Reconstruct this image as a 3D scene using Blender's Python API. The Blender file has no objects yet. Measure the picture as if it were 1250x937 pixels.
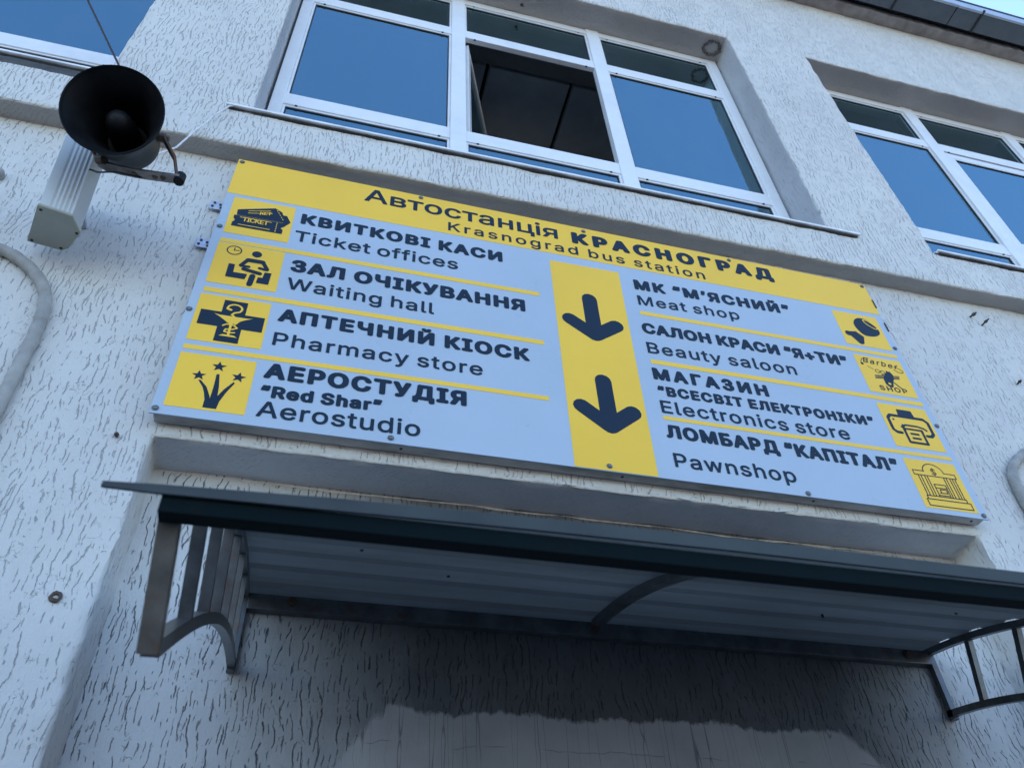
import bpy, bmesh, math, random, os
from math import radians, sin, cos, pi
from mathutils import Vector, Matrix, noise

scene = bpy.context.scene
random.seed(7)

# ------------------------------------------------------------------ camera
cam_data = bpy.data.cameras.new('camera')
cam = bpy.data.objects.new('camera', cam_data)
scene.collection.objects.link(cam)
scene.camera = cam
cam.matrix_world = Matrix((
    (0.96697667, -0.14283704, -0.21107747, 0.0),
    (-0.25098851, -0.67758765, -0.69128846, -1.6),
    (-0.04428189, 0.72143784, -0.69106191, 1.6),
    (0, 0, 0, 1)))
cam_data.sensor_width = 36.0
cam_data.lens = 999.03 / 1250 * 36.0
cam_data.clip_start = 0.02
cam_data.clip_end = 3000
cam_data.dof.use_dof = True
cam_data.dof.focus_distance = 2.6
cam_data.dof.aperture_fstop = 8.5

# ------------------------------------------------------------------ world, sun
SUN_EL, SUN_AZ = 52.0, 20.0          # the sun stands behind the building (+y), turned to the right
world = bpy.data.worlds.new('World')
scene.world = world
world.use_nodes = True
wn = world.node_tree
wn.nodes.clear()
sky = wn.nodes.new('ShaderNodeTexSky')
sky.sky_type = 'NISHITA'
sky.sun_disc = False
sky.sun_elevation = radians(SUN_EL)
sky.sun_rotation = radians(SUN_AZ)
sky.air_density = 1.1
sky.dust_density = 0.2
sky.altitude = 900
sky.ozone_density = 4.0
bg = wn.nodes.new('ShaderNodeBackground')
bg.inputs['Strength'].default_value = 0.14
wo = wn.nodes.new('ShaderNodeOutputWorld')
wn.links.new(sky.outputs[0], bg.inputs[0])
wn.links.new(bg.outputs[0], wo.inputs[0])

sun_data = bpy.data.lights.new('sun', 'SUN')
sun_data.energy = 4.0
sun_data.angle = radians(0.53)
sun_data.color = (1.0, 0.95, 0.88)
sun = bpy.data.objects.new('sun', sun_data)
scene.collection.objects.link(sun)
sd = Vector((sin(radians(SUN_AZ)) * cos(radians(SUN_EL)), cos(radians(SUN_AZ)) * cos(radians(SUN_EL)), sin(radians(SUN_EL))))
sun.rotation_euler = sd.to_track_quat('Z', 'Y').to_euler()
sun.location = sd * 60

scene.view_settings.view_transform = 'Standard'
scene.view_settings.look = 'None'
scene.view_settings.exposure = 1.8
scene.view_settings.gamma = 1.0
scene.cycles.max_bounces = 8
scene.cycles.transparent_max_bounces = 16
scene.cycles.caustics_reflective = False
scene.cycles.caustics_refractive = False

# ------------------------------------------------------------------ node helpers
def new_mat(name):
    m = bpy.data.materials.new(name)
    m.use_nodes = True
    nt = m.node_tree
    nt.nodes.clear()
    out = nt.nodes.new('ShaderNodeOutputMaterial')
    b = nt.nodes.new('ShaderNodeBsdfPrincipled')
    nt.links.new(b.outputs[0], out.inputs[0])
    return m, nt, b, out

def N(nt, kind, **kw):
    n = nt.nodes.new(kind)
    for k, v in kw.items():
        if k in n.inputs.keys():
            n.inputs[k].default_value = v
        else:
            setattr(n, k, v)
    return n

def L(nt, a, b): nt.links.new(a, b)

def math_node(nt, op, a, b=None, clamp=False):
    n = nt.nodes.new('ShaderNodeMath'); n.operation = op; n.use_clamp = clamp
    for i, v in enumerate((a, b)):
        if v is None: continue
        if isinstance(v, (int, float)): n.inputs[i].default_value = v
        else: nt.links.new(v, n.inputs[i])
    return n.outputs[0]

def ramp(nt, src, stops):
    r = nt.nodes.new('ShaderNodeValToRGB')
    els = r.color_ramp.elements
    while len(els) < len(stops): els.new(0.5)
    for e, (p, c) in zip(els, stops):
        e.position = p
        e.color = (c, c, c, 1) if isinstance(c, (int, float)) else (*c, 1)
    nt.links.new(src, r.inputs[0])
    return r.outputs[0]

def mix_col(nt, fac, a, b, mode='MIX'):
    n = nt.nodes.new('ShaderNodeMix'); n.data_type = 'RGBA'; n.blend_type = mode
    for idx, v in ((0, fac), (6, a), (7, b)):
        if isinstance(v, (int, float)): n.inputs[idx].default_value = v
        elif isinstance(v, tuple): n.inputs[idx].default_value = (*v, 1) if len(v) == 3 else v
        else: nt.links.new(v, n.inputs[idx])
    return n.outputs[2]

def coords(nt, sx=1, sy=1, sz=1, rot=(0, 0, 0)):
    tc = nt.nodes.new('ShaderNodeTexCoord')
    mp = nt.nodes.new('ShaderNodeMapping')
    mp.inputs['Scale'].default_value = (sx, sy, sz)
    mp.inputs['Rotation'].default_value = rot
    nt.links.new(tc.outputs['Object'], mp.inputs[0])
    return mp.outputs[0]

def noise_tex(nt, vec, scale, detail=3, rough=0.55, dist=0.0):
    n = nt.nodes.new('ShaderNodeTexNoise')
    n.inputs['Scale'].default_value = scale
    n.inputs['Detail'].default_value = detail
    n.inputs['Roughness'].default_value = rough
    n.inputs['Distortion'].default_value = dist
    nt.links.new(vec, n.inputs['Vector'])
    return n.outputs['Fac']

def groove_layer(nt, freq, seed, width, thr, zbreak, wig):
    """thin wavy scratches running down the wall, all about the same width, broken into short lengths"""
    tc = nt.nodes.new('ShaderNodeTexCoord')
    sep = nt.nodes.new('ShaderNodeSeparateXYZ'); L(nt, tc.outputs['Object'], sep.inputs[0])
    u = math_node(nt, 'MULTIPLY', math_node(nt, 'ADD', sep.outputs[0], sep.outputs[1]), freq)
    mp = nt.nodes.new('ShaderNodeMapping'); mp.inputs['Location'].default_value = (seed, seed * 0.7, seed * 1.3)
    L(nt, tc.outputs['Object'], mp.inputs[0]); v = mp.outputs[0]
    def sc(sx, sz):
        m2 = nt.nodes.new('ShaderNodeMapping'); m2.inputs['Scale'].default_value = (sx, sx, sz); L(nt, v, m2.inputs[0]); return m2.outputs[0]
    u = math_node(nt, 'ADD', u, math_node(nt, 'MULTIPLY', noise_tex(nt, sc(1, 1), 7, 2, 0.5), 4.0))
    u = math_node(nt, 'ADD', u, math_node(nt, 'MULTIPLY', noise_tex(nt, sc(1, 0.8), 55, 5, 0.72), wig))
    f = math_node(nt, 'ABSOLUTE', math_node(nt, 'SUBTRACT', math_node(nt, 'FRACT', u), 0.5))
    wv = math_node(nt, 'ADD', width * 0.5, math_node(nt, 'MULTIPLY', noise_tex(nt, sc(1, 1), 90, 1, 0.5), width))
    line = math_node(nt, 'SUBTRACT', 1.0, math_node(nt, 'DIVIDE', f, wv), True)
    line = math_node(nt, 'POWER', line, 0.6)
    br = noise_tex(nt, sc(1, zbreak), 70, 2, 0.5)
    area = noise_tex(nt, sc(1, 0.6), 11, 3, 0.6)
    m_ = math_node(nt, 'ADD', br, math_node(nt, 'MULTIPLY', math_node(nt, 'SUBTRACT', area, 0.5), 0.55))
    return math_node(nt, 'MULTIPLY', line, ramp(nt, m_, [(thr, 0.0), (thr + 0.05, 1.0)]))

def plaster(name, base, dark, groove=1.0, shade_patch=None, warm=0.0, gcol=0.46, dens=0.0, wig=0.72):
    """painted 'bark beetle' render: short wavy grooves running down the wall"""
    m, nt, b, out = new_mat(name)
    iso = coords(nt)
    g1 = groove_layer(nt, 52, 3.1, 0.085, 0.535 - dens, 0.34, 1.2 * wig)
    g2 = groove_layer(nt, 83, 11.7, 0.11, 0.57 - dens, 0.42, 1.7 * wig)
    g = math_node(nt, 'MAXIMUM', g1, math_node(nt, 'MULTIPLY', g2, 0.75))
    # a few stray short marks lying across
    n1 = noise_tex(nt, coords(nt, 1, 1, 0.8), 60, 2.0, 0.5, 0.4)
    stray = ramp(nt, math_node(nt, 'ABSOLUTE', math_node(nt, 'SUBTRACT', n1, 0.5)), [(0.0, 1.0), (0.010, 0.0)])
    stray = math_node(nt, 'MULTIPLY', stray, ramp(nt, noise_tex(nt, iso, 33, 2, 0.5), [(0.60, 0.0), (0.64, 0.8)]))
    g = math_node(nt, 'MAXIMUM', g, stray)
    g = math_node(nt, 'MULTIPLY', g, groove)
    grain = noise_tex(nt, iso, 230, 4, 0.65)
    lump = noise_tex(nt, coords(nt, 1, 1, 0.45), 60, 4, 0.6)
    h = math_node(nt, 'ADD', math_node(nt, 'MULTIPLY', grain, 0.30), math_node(nt, 'MULTIPLY', lump, 0.75))
    h = math_node(nt, 'SUBTRACT', h, math_node(nt, 'MULTIPLY', g, 1.2))
    cloud = noise_tex(nt, coords(nt, 1, 1, 0.6), 2.6, 5, 0.6)
    col = mix_col(nt, ramp(nt, cloud, [(0.35, 0.0), (0.7, 1.0)]), base, tuple(c * k for c, k in zip(base, (0.9, 0.9, 0.92))))
    fine = noise_tex(nt, iso, 28, 5, 0.7)
    col = mix_col(nt, math_node(nt, 'MULTIPLY', ramp(nt, fine, [(0.5, 0.0), (0.75, 1.0)]), 0.30), col, tuple(c * 0.80 for c in base))
    runs = ramp(nt, noise_tex(nt, coords(nt, 1, 1, 0.04), 16, 4, 0.65), [(0.52, 0.0), (0.72, 1.0)])
    runs = math_node(nt, 'MULTIPLY', runs, ramp(nt, noise_tex(nt, iso, 1.7, 3, 0.6), [(0.42, 0.0), (0.62, 1.0)]))
    col = mix_col(nt, math_node(nt, 'MULTIPLY', runs, 0.30), col, tuple(c * k for c, k in zip(base, (0.72, 0.70, 0.66))))
    if warm:
        wmask = ramp(nt, noise_tex(nt, coords(nt, 0.5, 1, 1), 7, 4, 0.6), [(0.55, 0.0), (0.75, 1.0)])
        col = mix_col(nt, math_node(nt, 'MULTIPLY', wmask, warm), col, (0.55, 0.47, 0.38))
    smooth = None
    if shade_patch: col, smooth = shade_patch(nt, col)
    if smooth is not None:
        keep = math_node(nt, 'SUBTRACT', 1.0, smooth, True)
        g = math_node(nt, 'MULTIPLY', g, keep)
        h = math_node(nt, 'MULTIPLY', h, math_node(nt, 'MAXIMUM', keep, 0.12))
        h = math_node(nt, 'ADD', h, math_node(nt, 'MULTIPLY', smooth, 0.5))
    bump = nt.nodes.new('ShaderNodeBump')
    bump.inputs['Strength'].default_value = 0.75
    bump.inputs['Distance'].default_value = 0.0042
    L(nt, h, bump.inputs['Height']); L(nt, bump.outputs[0], b.inputs['Normal'])
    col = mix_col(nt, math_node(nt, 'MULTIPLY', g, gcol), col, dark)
    L(nt, col, b.inputs['Base Color'])
    b.inputs['Roughness'].default_value = 0.85
    b.inputs['Specular IOR Level'].default_value = 0.25
    return m

def recess_shade_patch(nt, col):
    """canopy shade painted into the plaster colour, and the smooth skim-coat patch with a ragged top edge below it"""
    tc = nt.nodes.new('ShaderNodeTexCoord')
    sep = nt.nodes.new('ShaderNodeSeparateXYZ'); L(nt, tc.outputs['Object'], sep.inputs[0])
    X, Z = sep.outputs[0], sep.outputs[2]
    wob = math_node(nt, 'SUBTRACT', noise_tex(nt, coords(nt, 1, 1, 0.5), 7, 3, 0.6), 0.5)
    rag = math_node(nt, 'SUBTRACT', noise_tex(nt, coords(nt, 1, 1, 0.6), 30, 6, 0.8), 0.5)
    edge = math_node(nt, 'ADD', math_node(nt, 'MULTIPLY', wob, 0.085), math_node(nt, 'MULTIPLY', rag, 0.045))
    zt = math_node(nt, 'ADD', Z, edge)
    top = ramp(nt, math_node(nt, 'MULTIPLY', math_node(nt, 'SUBTRACT', 2.40, zt), 10.0, True), [(0.58, 0.0), (0.66, 1.0)])
    # left side leans outward going down, right side leans away
    xl_ = math_node(nt, 'ADD', math_node(nt, 'ADD', X, edge), math_node(nt, 'MULTIPLY', math_node(nt, 'SUBTRACT', Z, 2.33), -0.6))
    lft = ramp(nt, math_node(nt, 'MULTIPLY', math_node(nt, 'SUBTRACT', xl_, 0.13), 5.0, True), [(0.30, 0.0), (0.38, 1.0)])
    rgt = ramp(nt, math_node(nt, 'MULTIPLY', math_node(nt, 'SUBTRACT', 1.50, math_node(nt, 'ADD', X, math_node(nt, 'ADD', edge, math_node(nt, 'MULTIPLY', math_node(nt, 'SUBTRACT', Z, 2.25), 1.2)))), 5.0, True), [(0.25, 0.0), (0.36, 1.0)])
    patch = math_node(nt, 'MULTIPLY', math_node(nt, 'MULTIPLY', top, lft), rgt)
    # painted shade: deepest in the middle, thinning out to both sides and downward, mottled
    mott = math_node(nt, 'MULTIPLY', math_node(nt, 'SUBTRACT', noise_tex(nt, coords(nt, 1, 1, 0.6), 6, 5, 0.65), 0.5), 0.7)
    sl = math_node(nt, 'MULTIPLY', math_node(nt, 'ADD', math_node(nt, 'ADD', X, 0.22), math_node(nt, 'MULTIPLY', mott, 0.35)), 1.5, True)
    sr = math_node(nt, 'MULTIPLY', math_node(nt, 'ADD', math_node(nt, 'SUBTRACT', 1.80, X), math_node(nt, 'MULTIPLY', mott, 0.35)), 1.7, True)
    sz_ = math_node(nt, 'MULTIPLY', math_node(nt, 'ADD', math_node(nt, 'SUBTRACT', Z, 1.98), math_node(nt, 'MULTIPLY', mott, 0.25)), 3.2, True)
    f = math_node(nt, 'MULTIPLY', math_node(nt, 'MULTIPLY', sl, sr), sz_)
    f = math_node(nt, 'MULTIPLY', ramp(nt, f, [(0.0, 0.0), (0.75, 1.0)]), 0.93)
    shade_tone = noise_tex(nt, coords(nt, 1, 1, 0.4), 20, 6, 0.7)
    shade_col = mix_col(nt, shade_tone, (0.045, 0.052, 0.062), (0.15, 0.155, 0.165))
    c = mix_col(nt, f, col, shade_col)
    tone = noise_tex(nt, coords(nt, 1, 1, 1), 4, 5, 0.6)
    pc = mix_col(nt, ramp(nt, tone, [(0.35, 0.0), (0.7, 1.0)]), (0.38, 0.375, 0.38), (0.52, 0.51, 0.51))
    dr = noise_tex(nt, coords(nt, 1, 1, 0.03), 38, 1, 0.5)
    dl = ramp(nt, math_node(nt, 'ABSOLUTE', math_node(nt, 'SUBTRACT', dr, 0.50)), [(0.0, 1.0), (0.012, 0.0)])
    dlen = noise_tex(nt, coords(nt, 1, 1, 0.05), 26, 2, 0.5)
    dm = ramp(nt, math_node(nt, 'ADD', math_node(nt, 'MULTIPLY', math_node(nt, 'SUBTRACT', Z, 2.22), 4.0), dlen), [(0.35, 0.0), (0.55, 1.0)])
    pc = mix_col(nt, math_node(nt, 'MULTIPLY', math_node(nt, 'MULTIPLY', dl, dm), 0.7), pc, (0.09, 0.09, 0.10))
    cr = math_node(nt, 'ABSOLUTE', math_node(nt, 'SUBTRACT', math_node(nt, 'ADD', Z, math_node(nt, 'MULTIPLY', wob, 0.05)), 2.262))
    crk = math_node(nt, 'MULTIPLY', ramp(nt, math_node(nt, 'MULTIPLY', cr, 100.0, True), [(0.0, 1.0), (0.16, 0.0)]), ramp(nt, noise_tex(nt, coords(nt), 9, 2, 0.5), [(0.45, 0.0), (0.5, 1.0)]))
    pc = mix_col(nt, math_node(nt, 'MULTIPLY', crk, 0.6), pc, (0.10, 0.10, 0.11))
    c = mix_col(nt, patch, c, pc)
    return c, patch

WALL = (0.66, 0.645, 0.61)
WALL_UP = (0.69, 0.675, 0.635)
m_wall = plaster('painted_plaster', WALL, (0.20, 0.21, 0.24))
m_wall_up = plaster('painted_plaster_upper', WALL_UP, (0.22, 0.23, 0.26), 1.0, None, 0.0, 0.45, 0.045)
m_recess = plaster('painted_shade_plaster', (0.62, 0.62, 0.61), (0.03, 0.033, 0.04), 1.0, recess_shade_patch, 0.0, 0.9, 0.03, 0.55)  # plaster with the canopy's shade worked into its colour, plus the smooth patch
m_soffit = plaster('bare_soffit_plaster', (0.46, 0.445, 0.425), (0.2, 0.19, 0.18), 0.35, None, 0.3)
m_jamb_low = plaster('recess_ceiling_plaster', (0.60, 0.62, 0.64), (0.2, 0.2, 0.22), 0.4)  # recess ceiling, cooler in tone and less grooved than the wall
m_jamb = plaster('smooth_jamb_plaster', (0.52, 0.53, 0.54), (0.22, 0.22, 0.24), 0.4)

def simple(name, col, rough=0.5, metal=0.0, var=0.15, scale=30, bumpd=0.0, spec=0.5, stretch=(1, 1, 1), rust=0.0, dirt=0.0):
    m, nt, b, out = new_mat(name)
    v = coords(nt, *stretch)
    n = noise_tex(nt, v, scale, 5, 0.6)
    c = mix_col(nt, ramp(nt, n, [(0.3, 0.0), (0.7, 1.0)]), tuple(x * (1 - var) for x in col), tuple(min(1, x * (1 + var)) for x in col))
    if dirt:
        d = ramp(nt, noise_tex(nt, v, scale * 0.35, 6, 0.7), [(0.5, 0.0), (0.72, 1.0)])
        c = mix_col(nt, math_node(nt, 'MULTIPLY', d, dirt), c, (0.07, 0.065, 0.06))
    if rust:
        d = ramp(nt, noise_tex(nt, coords(nt), 17, 6, 0.75), [(0.56, 0.0), (0.68, 1.0)])
        c = mix_col(nt, math_node(nt, 'MULTIPLY', d, rust), c, (0.16, 0.065, 0.03))
    L(nt, c, b.inputs['Base Color'])
    b.inputs['Metallic'].default_value = metal
    r = ramp(nt, n, [(0.2, max(0.02, rough - 0.08)), (0.8, min(1, rough + 0.08))])
    L(nt, r, b.inputs['Roughness'])
    b.inputs['Specular IOR Level'].default_value = spec
    if bumpd:
        bump = nt.nodes.new('ShaderNodeBump'); bump.inputs['Strength'].default_value = 0.6
        bump.inputs['Distance'].default_value = bumpd
        L(nt, noise_tex(nt, v, scale * 3, 4, 0.6), bump.inputs['Height']); L(nt, bump.outputs[0], b.inputs['Normal'])
    return m

m_pvc = simple('white_window_plastic', (0.80, 0.81, 0.82), 0.35, 0, 0.04, 9, dirt=0.10)
m_gasket = simple('black_gasket', (0.03, 0.032, 0.035), 0.6)
m_room = simple('room_paint', (0.75, 0.76, 0.76), 0.9, 0, 0.12, 3)
m_roomceil = simple('room_ceiling', (0.80, 0.81, 0.82), 0.9, 0, 0.15, 4)
m_dark = simple('dark_gap', (0.02, 0.02, 0.02), 0.9)
m_sill = simple('sill_metal', (0.80, 0.81, 0.82), 0.45, 0.0, 0.15, 12)
m_tube = simple('painted_steel_tube', (0.12, 0.13, 0.14), 0.38, 0.35, 0.35, 22, 0.0006, rust=0.55)
m_lip = simple('dull_flashing', (0.055, 0.065, 0.068), 0.7, 0.0, 0.2, 9, spec=0.2)
m_tube_old = simple('weathered_steel_tube', (0.115, 0.105, 0.095), 0.5, 0.3, 0.4, 22, 0.0006, rust=0.7)
m_beam = simple('dark_green_steel', (0.0022, 0.0075, 0.0095), 0.75, 0.0, 0.3, 26, 0.0005, spec=0.08, rust=0.02)
m_sheet = simple('galvanised_sheet', (0.27, 0.275, 0.27), 0.7, 0.0, 0.14, 7, 0.0, stretch=(0.25, 1, 1), dirt=0.3)
m_signframe = simple('worn_frame_steel', (0.50, 0.49, 0.47), 0.6, 0.0, 0.35, 14, 0.0008, stretch=(0.35, 1, 1), dirt=0.8)
m_panel = simple('sign_face_pale_blue', (0.44, 0.515, 0.60), 0.30, 0, 0.035, 2.2, spec=0.35, dirt=0.05)
m_yellow = simple('sign_yellow_film', (0.97, 0.585, 0.06), 0.38, 0, 0.04, 2.5, spec=0.25, dirt=0.04)
m_navy = simple('sign_navy_film', (0.007, 0.020, 0.040), 0.45, 0, 0.05, 8, spec=0.25)
m_zinc = simple('zinc_screw', (0.16, 0.165, 0.175), 0.4, 0.6, 0.25, 60)
m_plate = simple('perforated_plate', (0.55, 0.56, 0.62), 0.4, 0.6, 0.15, 60, rust=0.2)
m_horn = simple('black_horn_paint', (0.008, 0.009, 0.011), 0.5, 0.0, 0.5, 16, 0.0004, spec=0.18, rust=0.0)
m_worn = simple('worn_bracket_steel', (0.22, 0.20, 0.19), 0.45, 0.5, 0.4, 45, 0.001, rust=0.9)
m_rusty = simple('rusty_bracket', (0.10, 0.07, 0.055), 0.6, 0.5, 0.5, 35, 0.001, rust=0.9)
m_alu = simple('anodised_aluminium', (0.50, 0.52, 0.53), 0.48, 0.35, 0.07, 10, stretch=(1, 1, 0.2))
m_cap = simple('beige_end_cap', (0.40, 0.40, 0.34), 0.6, 0, 0.08, 15)
m_conduit = simple('grey_taped_conduit', (0.34, 0.325, 0.30), 0.6, 0, 0.2, 22, 0.001, dirt=0.4)
m_cable = simple('black_cable', (0.02, 0.015, 0.02), 0.5)
m_wire = simple('white_wire', (0.70, 0.70, 0.70), 0.5)
m_slab = simple('raw_concrete', (0.30, 0.285, 0.275), 0.9, 0, 0.3, 12, 0.004, dirt=0.35)
m_eave = simple('slate_metal_soffit', (0.115, 0.135, 0.155), 0.5, 0.3, 0.16, 7)
m_flash = simple('pale_metal_flashing', (0.45, 0.50, 0.56), 0.4, 0.4, 0.1, 10)
m_mud = simple('dry_mud', (0.17, 0.155, 0.14), 0.95, 0, 0.4, 60, 0.003)
m_foam = simple('plaster_putty', (0.62, 0.58, 0.52), 0.9, 0, 0.15, 40, 0.003)

def glass_mat():
    m = bpy.data.materials.new('window_glass'); m.use_nodes = True
    nt = m.node_tree; nt.nodes.clear()
    out = nt.nodes.new('ShaderNodeOutputMaterial')
    gl = nt.nodes.new('ShaderNodeBsdfGlossy'); gl.inputs['Roughness'].default_value = 0.006
    gl.inputs['Color'].default_value = (0.50, 0.86, 1, 1)
    tr = nt.nodes.new('ShaderNodeBsdfTransparent'); tr.inputs['Color'].default_value = (0.80, 0.86, 0.86, 1)
    fr = nt.nodes.new('ShaderNodeFresnel'); fr.inputs['IOR'].default_value = 4.2
    bump = nt.nodes.new('ShaderNodeBump'); bump.inputs['Strength'].default_value = 0.25; bump.inputs['Distance'].default_value = 0.004
    L(nt, noise_tex(nt, coords(nt), 2.2, 1, 0.4), bump.inputs['Height'])
    L(nt, bump.outputs[0], gl.inputs['Normal'])
    mx = nt.nodes.new('ShaderNodeMixShader')
    L(nt, fr.outputs[0], mx.inputs[0]); L(nt, tr.outputs[0], mx.inputs[1]); L(nt, gl.outputs[0], mx.inputs[2])
    # thin film of dust
    df = nt.nodes.new('ShaderNodeBsdfDiffuse'); df.inputs['Color'].default_value = (0.5, 0.52, 0.55, 1)
    mx2 = nt.nodes.new('ShaderNodeMixShader')
    d = math_node(nt, 'MULTIPLY', ramp(nt, noise_tex(nt, coords(nt, 1, 1, 0.4), 5, 5, 0.65), [(0.4, 0.2), (0.8, 1.0)]), 0.035)
    L(nt, d, mx2.inputs[0]); L(nt, mx.outputs[0], mx2.inputs[1]); L(nt, df.outputs[0], mx2.inputs[2])
    L(nt, mx2.outputs[0], out.inputs[0])
    return m
m_glass = glass_mat()

def ground_mat():
    m, nt, b, out = new_mat('paving_concrete')
    v = coords(nt)
    br = nt.nodes.new('ShaderNodeTexBrick'); br.inputs['Scale'].default_value = 1.0
    br.inputs['Brick Width'].default_value = 0.5; br.inputs['Row Height'].default_value = 0.5
    br.inputs['Mortar Size'].default_value = 0.006
    br.inputs['Color1'].default_value = (0.17, 0.165, 0.155, 1); br.inputs['Color2'].default_value = (0.15, 0.145, 0.14, 1)
    br.inputs['Mortar'].default_value = (0.12, 0.115, 0.1, 1)
    L(nt, v, br.inputs['Vector'])
    c = mix_col(nt, noise_tex(nt, v, 1.3, 6, 0.65), br.outputs[0], (0.12, 0.115, 0.11))
    L(nt, c, b.inputs['Base Color']); b.inputs['Roughness'].default_value = 0.9
    return m
m_ground = ground_mat()

# ------------------------------------------------------------------ mesh helpers
COL = scene.collection
def link(name, me, mat=None, parent=None, smooth=False):
    if mat is not None:
        for mm in (mat if isinstance(mat, (list, tuple)) else [mat]): me.materials.append(mm)
    if smooth:
        for p in me.polygons: p.use_smooth = True
    o = bpy.data.objects.new(name, me)
    COL.objects.link(o)
    if parent is not None:
        o.parent = parent
        w = Vector((0, 0, 0)); q = parent
        while q is not None: w += q.location; q = q.parent
        o.location = -w                       # meshes are written in world coordinates
    return o

def from_bm(name, bm, mat, parent=None, smooth=False, sharp=None):
    me = bpy.data.meshes.new(name)
    bm.normal_update()
    bm.to_mesh(me); bm.free()
    o = link(name, me, mat, parent, smooth)
    if sharp is not None:
        me.set_sharp_from_angle(angle=radians(sharp))
    return o

def thing(name, label, cat, loc=(0, 0, 0), group=None):
    o = bpy.data.objects.new(name, None)
    o.empty_display_size = 0.1
    o.location = loc
    COL.objects.link(o)
    o['label'] = label; o['category'] = cat
    if group: o['group'] = group
    return o

def tag(o, label, cat, group=None):
    o['label'] = label; o['category'] = cat
    if group: o['group'] = group
    return o

def box(bm, x0, x1, y0, y1, z0, z1, bev=0.0):
    vs = [bm.verts.new((x, y, z)) for x in (x0, x1) for y in (y0, y1) for z in (z0, z1)]
    idx = [(0, 1, 3, 2), (4, 6, 7, 5), (0, 4, 5, 1), (2, 3, 7, 6), (0, 2, 6, 4), (1, 5, 7, 3)]
    fs = [bm.faces.new([vs[i] for i in f]) for f in idx]
    if bev:
        es = list({e for f in fs for e in f.edges})
        bmesh.ops.bevel(bm, geom=es, offset=bev, segments=2, profile=0.6, affect='EDGES')
    return vs

def frame_axes(d):
    d = d.normalized()
    up = Vector((0, 0, 1)) if abs(d.z) < 0.9 else Vector((0, 1, 0))
    s = d.cross(up).normalized()
    return s, s.cross(d).normalized(), d

def tube(bm, pts, r, n=12, caps=True, radii=None):
    """round tube through points"""
    pts = [Vector(p) for p in pts]
    rings = []
    s_prev = None
    for i, p in enumerate(pts):
        d = (pts[min(i + 1, len(pts) - 1)] - pts[max(i - 1, 0)]).normalized()
        if s_prev is None: s, u, _ = frame_axes(d)
        else:
            s = (s_prev - d * s_prev.dot(d)).normalized(); u = s.cross(d).normalized()
        s_prev = s
        rr = radii[i] if radii else r
        rings.append([bm.verts.new(p + s * cos(a) * rr + u * sin(a) * rr) for a in (2 * pi * k / n for k in range(n))])
    for a, b in zip(rings, rings[1:]):
        for k in range(n):
            bm.faces.new((a[k], a[(k + 1) % n], b[(k + 1) % n], b[k]))
    if caps:
        bm.faces.new(list(reversed(rings[0]))); bm.faces.new(rings[-1])
    return rings

def bar(bm, pts, w, h, side=Vector((1, 0, 0)), caps=True):
    """square-section bar through points; w along 'side', h across"""
    pts = [Vector(p) for p in pts]
    rings = []
    for i, p in enumerate(pts):
        d = (pts[min(i + 1, len(pts) - 1)] - pts[max(i - 1, 0)]).normalized()
        s = (side - d * side.dot(d)).normalized(); u = s.cross(d).normalized()
        rings.append([bm.verts.new(p + s * a * w / 2 + u * b * h / 2) for a, b in ((-1, -1), (1, -1), (1, 1), (-1, 1))])
    for a, b in zip(rings, rings[1:]):
        for k in range(4):
            bm.faces.new((a[k], a[(k + 1) % 4], b[(k + 1) % 4], b[k]))
    if caps:
        bm.faces.new(list(reversed(rings[0]))); bm.faces.new(rings[-1])
    bmesh.ops.recalc_face_normals(bm, faces=bm.faces[:])

def lathe(bm, origin, axis, prof, n=48, close=False):
    """profile: (distance along axis, radius)"""
    s, u, d = frame_axes(Vector(axis)); o = Vector(origin)
    rings = []
    for t, r in prof:
        if r < 1e-6: rings.append([bm.verts.new(o + d * t)])
        else: rings.append([bm.verts.new(o + d * t + (s * cos(2 * pi * k / n) + u * sin(2 * pi * k / n)) * r) for k in range(n)])
    for a, b in zip(rings, rings[1:]):
        for k in range(n):
            k2 = (k + 1) % n
            if len(a) == 1 and len(b) == 1: continue
            if len(a) == 1: bm.faces.new((a[0], b[k2], b[k]))
            elif len(b) == 1: bm.faces.new((a[k], a[k2], b[0]))
            else: bm.faces.new((a[k], a[k2], b[k2], b[k]))
    bmesh.ops.recalc_face_normals(bm, faces=bm.faces[:])

def refine(vals, step, lo, hi):
    """breakpoints plus fine steps inside [lo,hi]"""
    vals = sorted(set(vals)); out = []
    for a, b in zip(vals, vals[1:]):
        out.append(a)
        if b > lo and a < hi:
            n = max(1, int(math.ceil((b - a) / step)))
            out += [a + (b - a) * k / n for k in range(1, n)]
    out.append(vals[-1])
    return out

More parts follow.
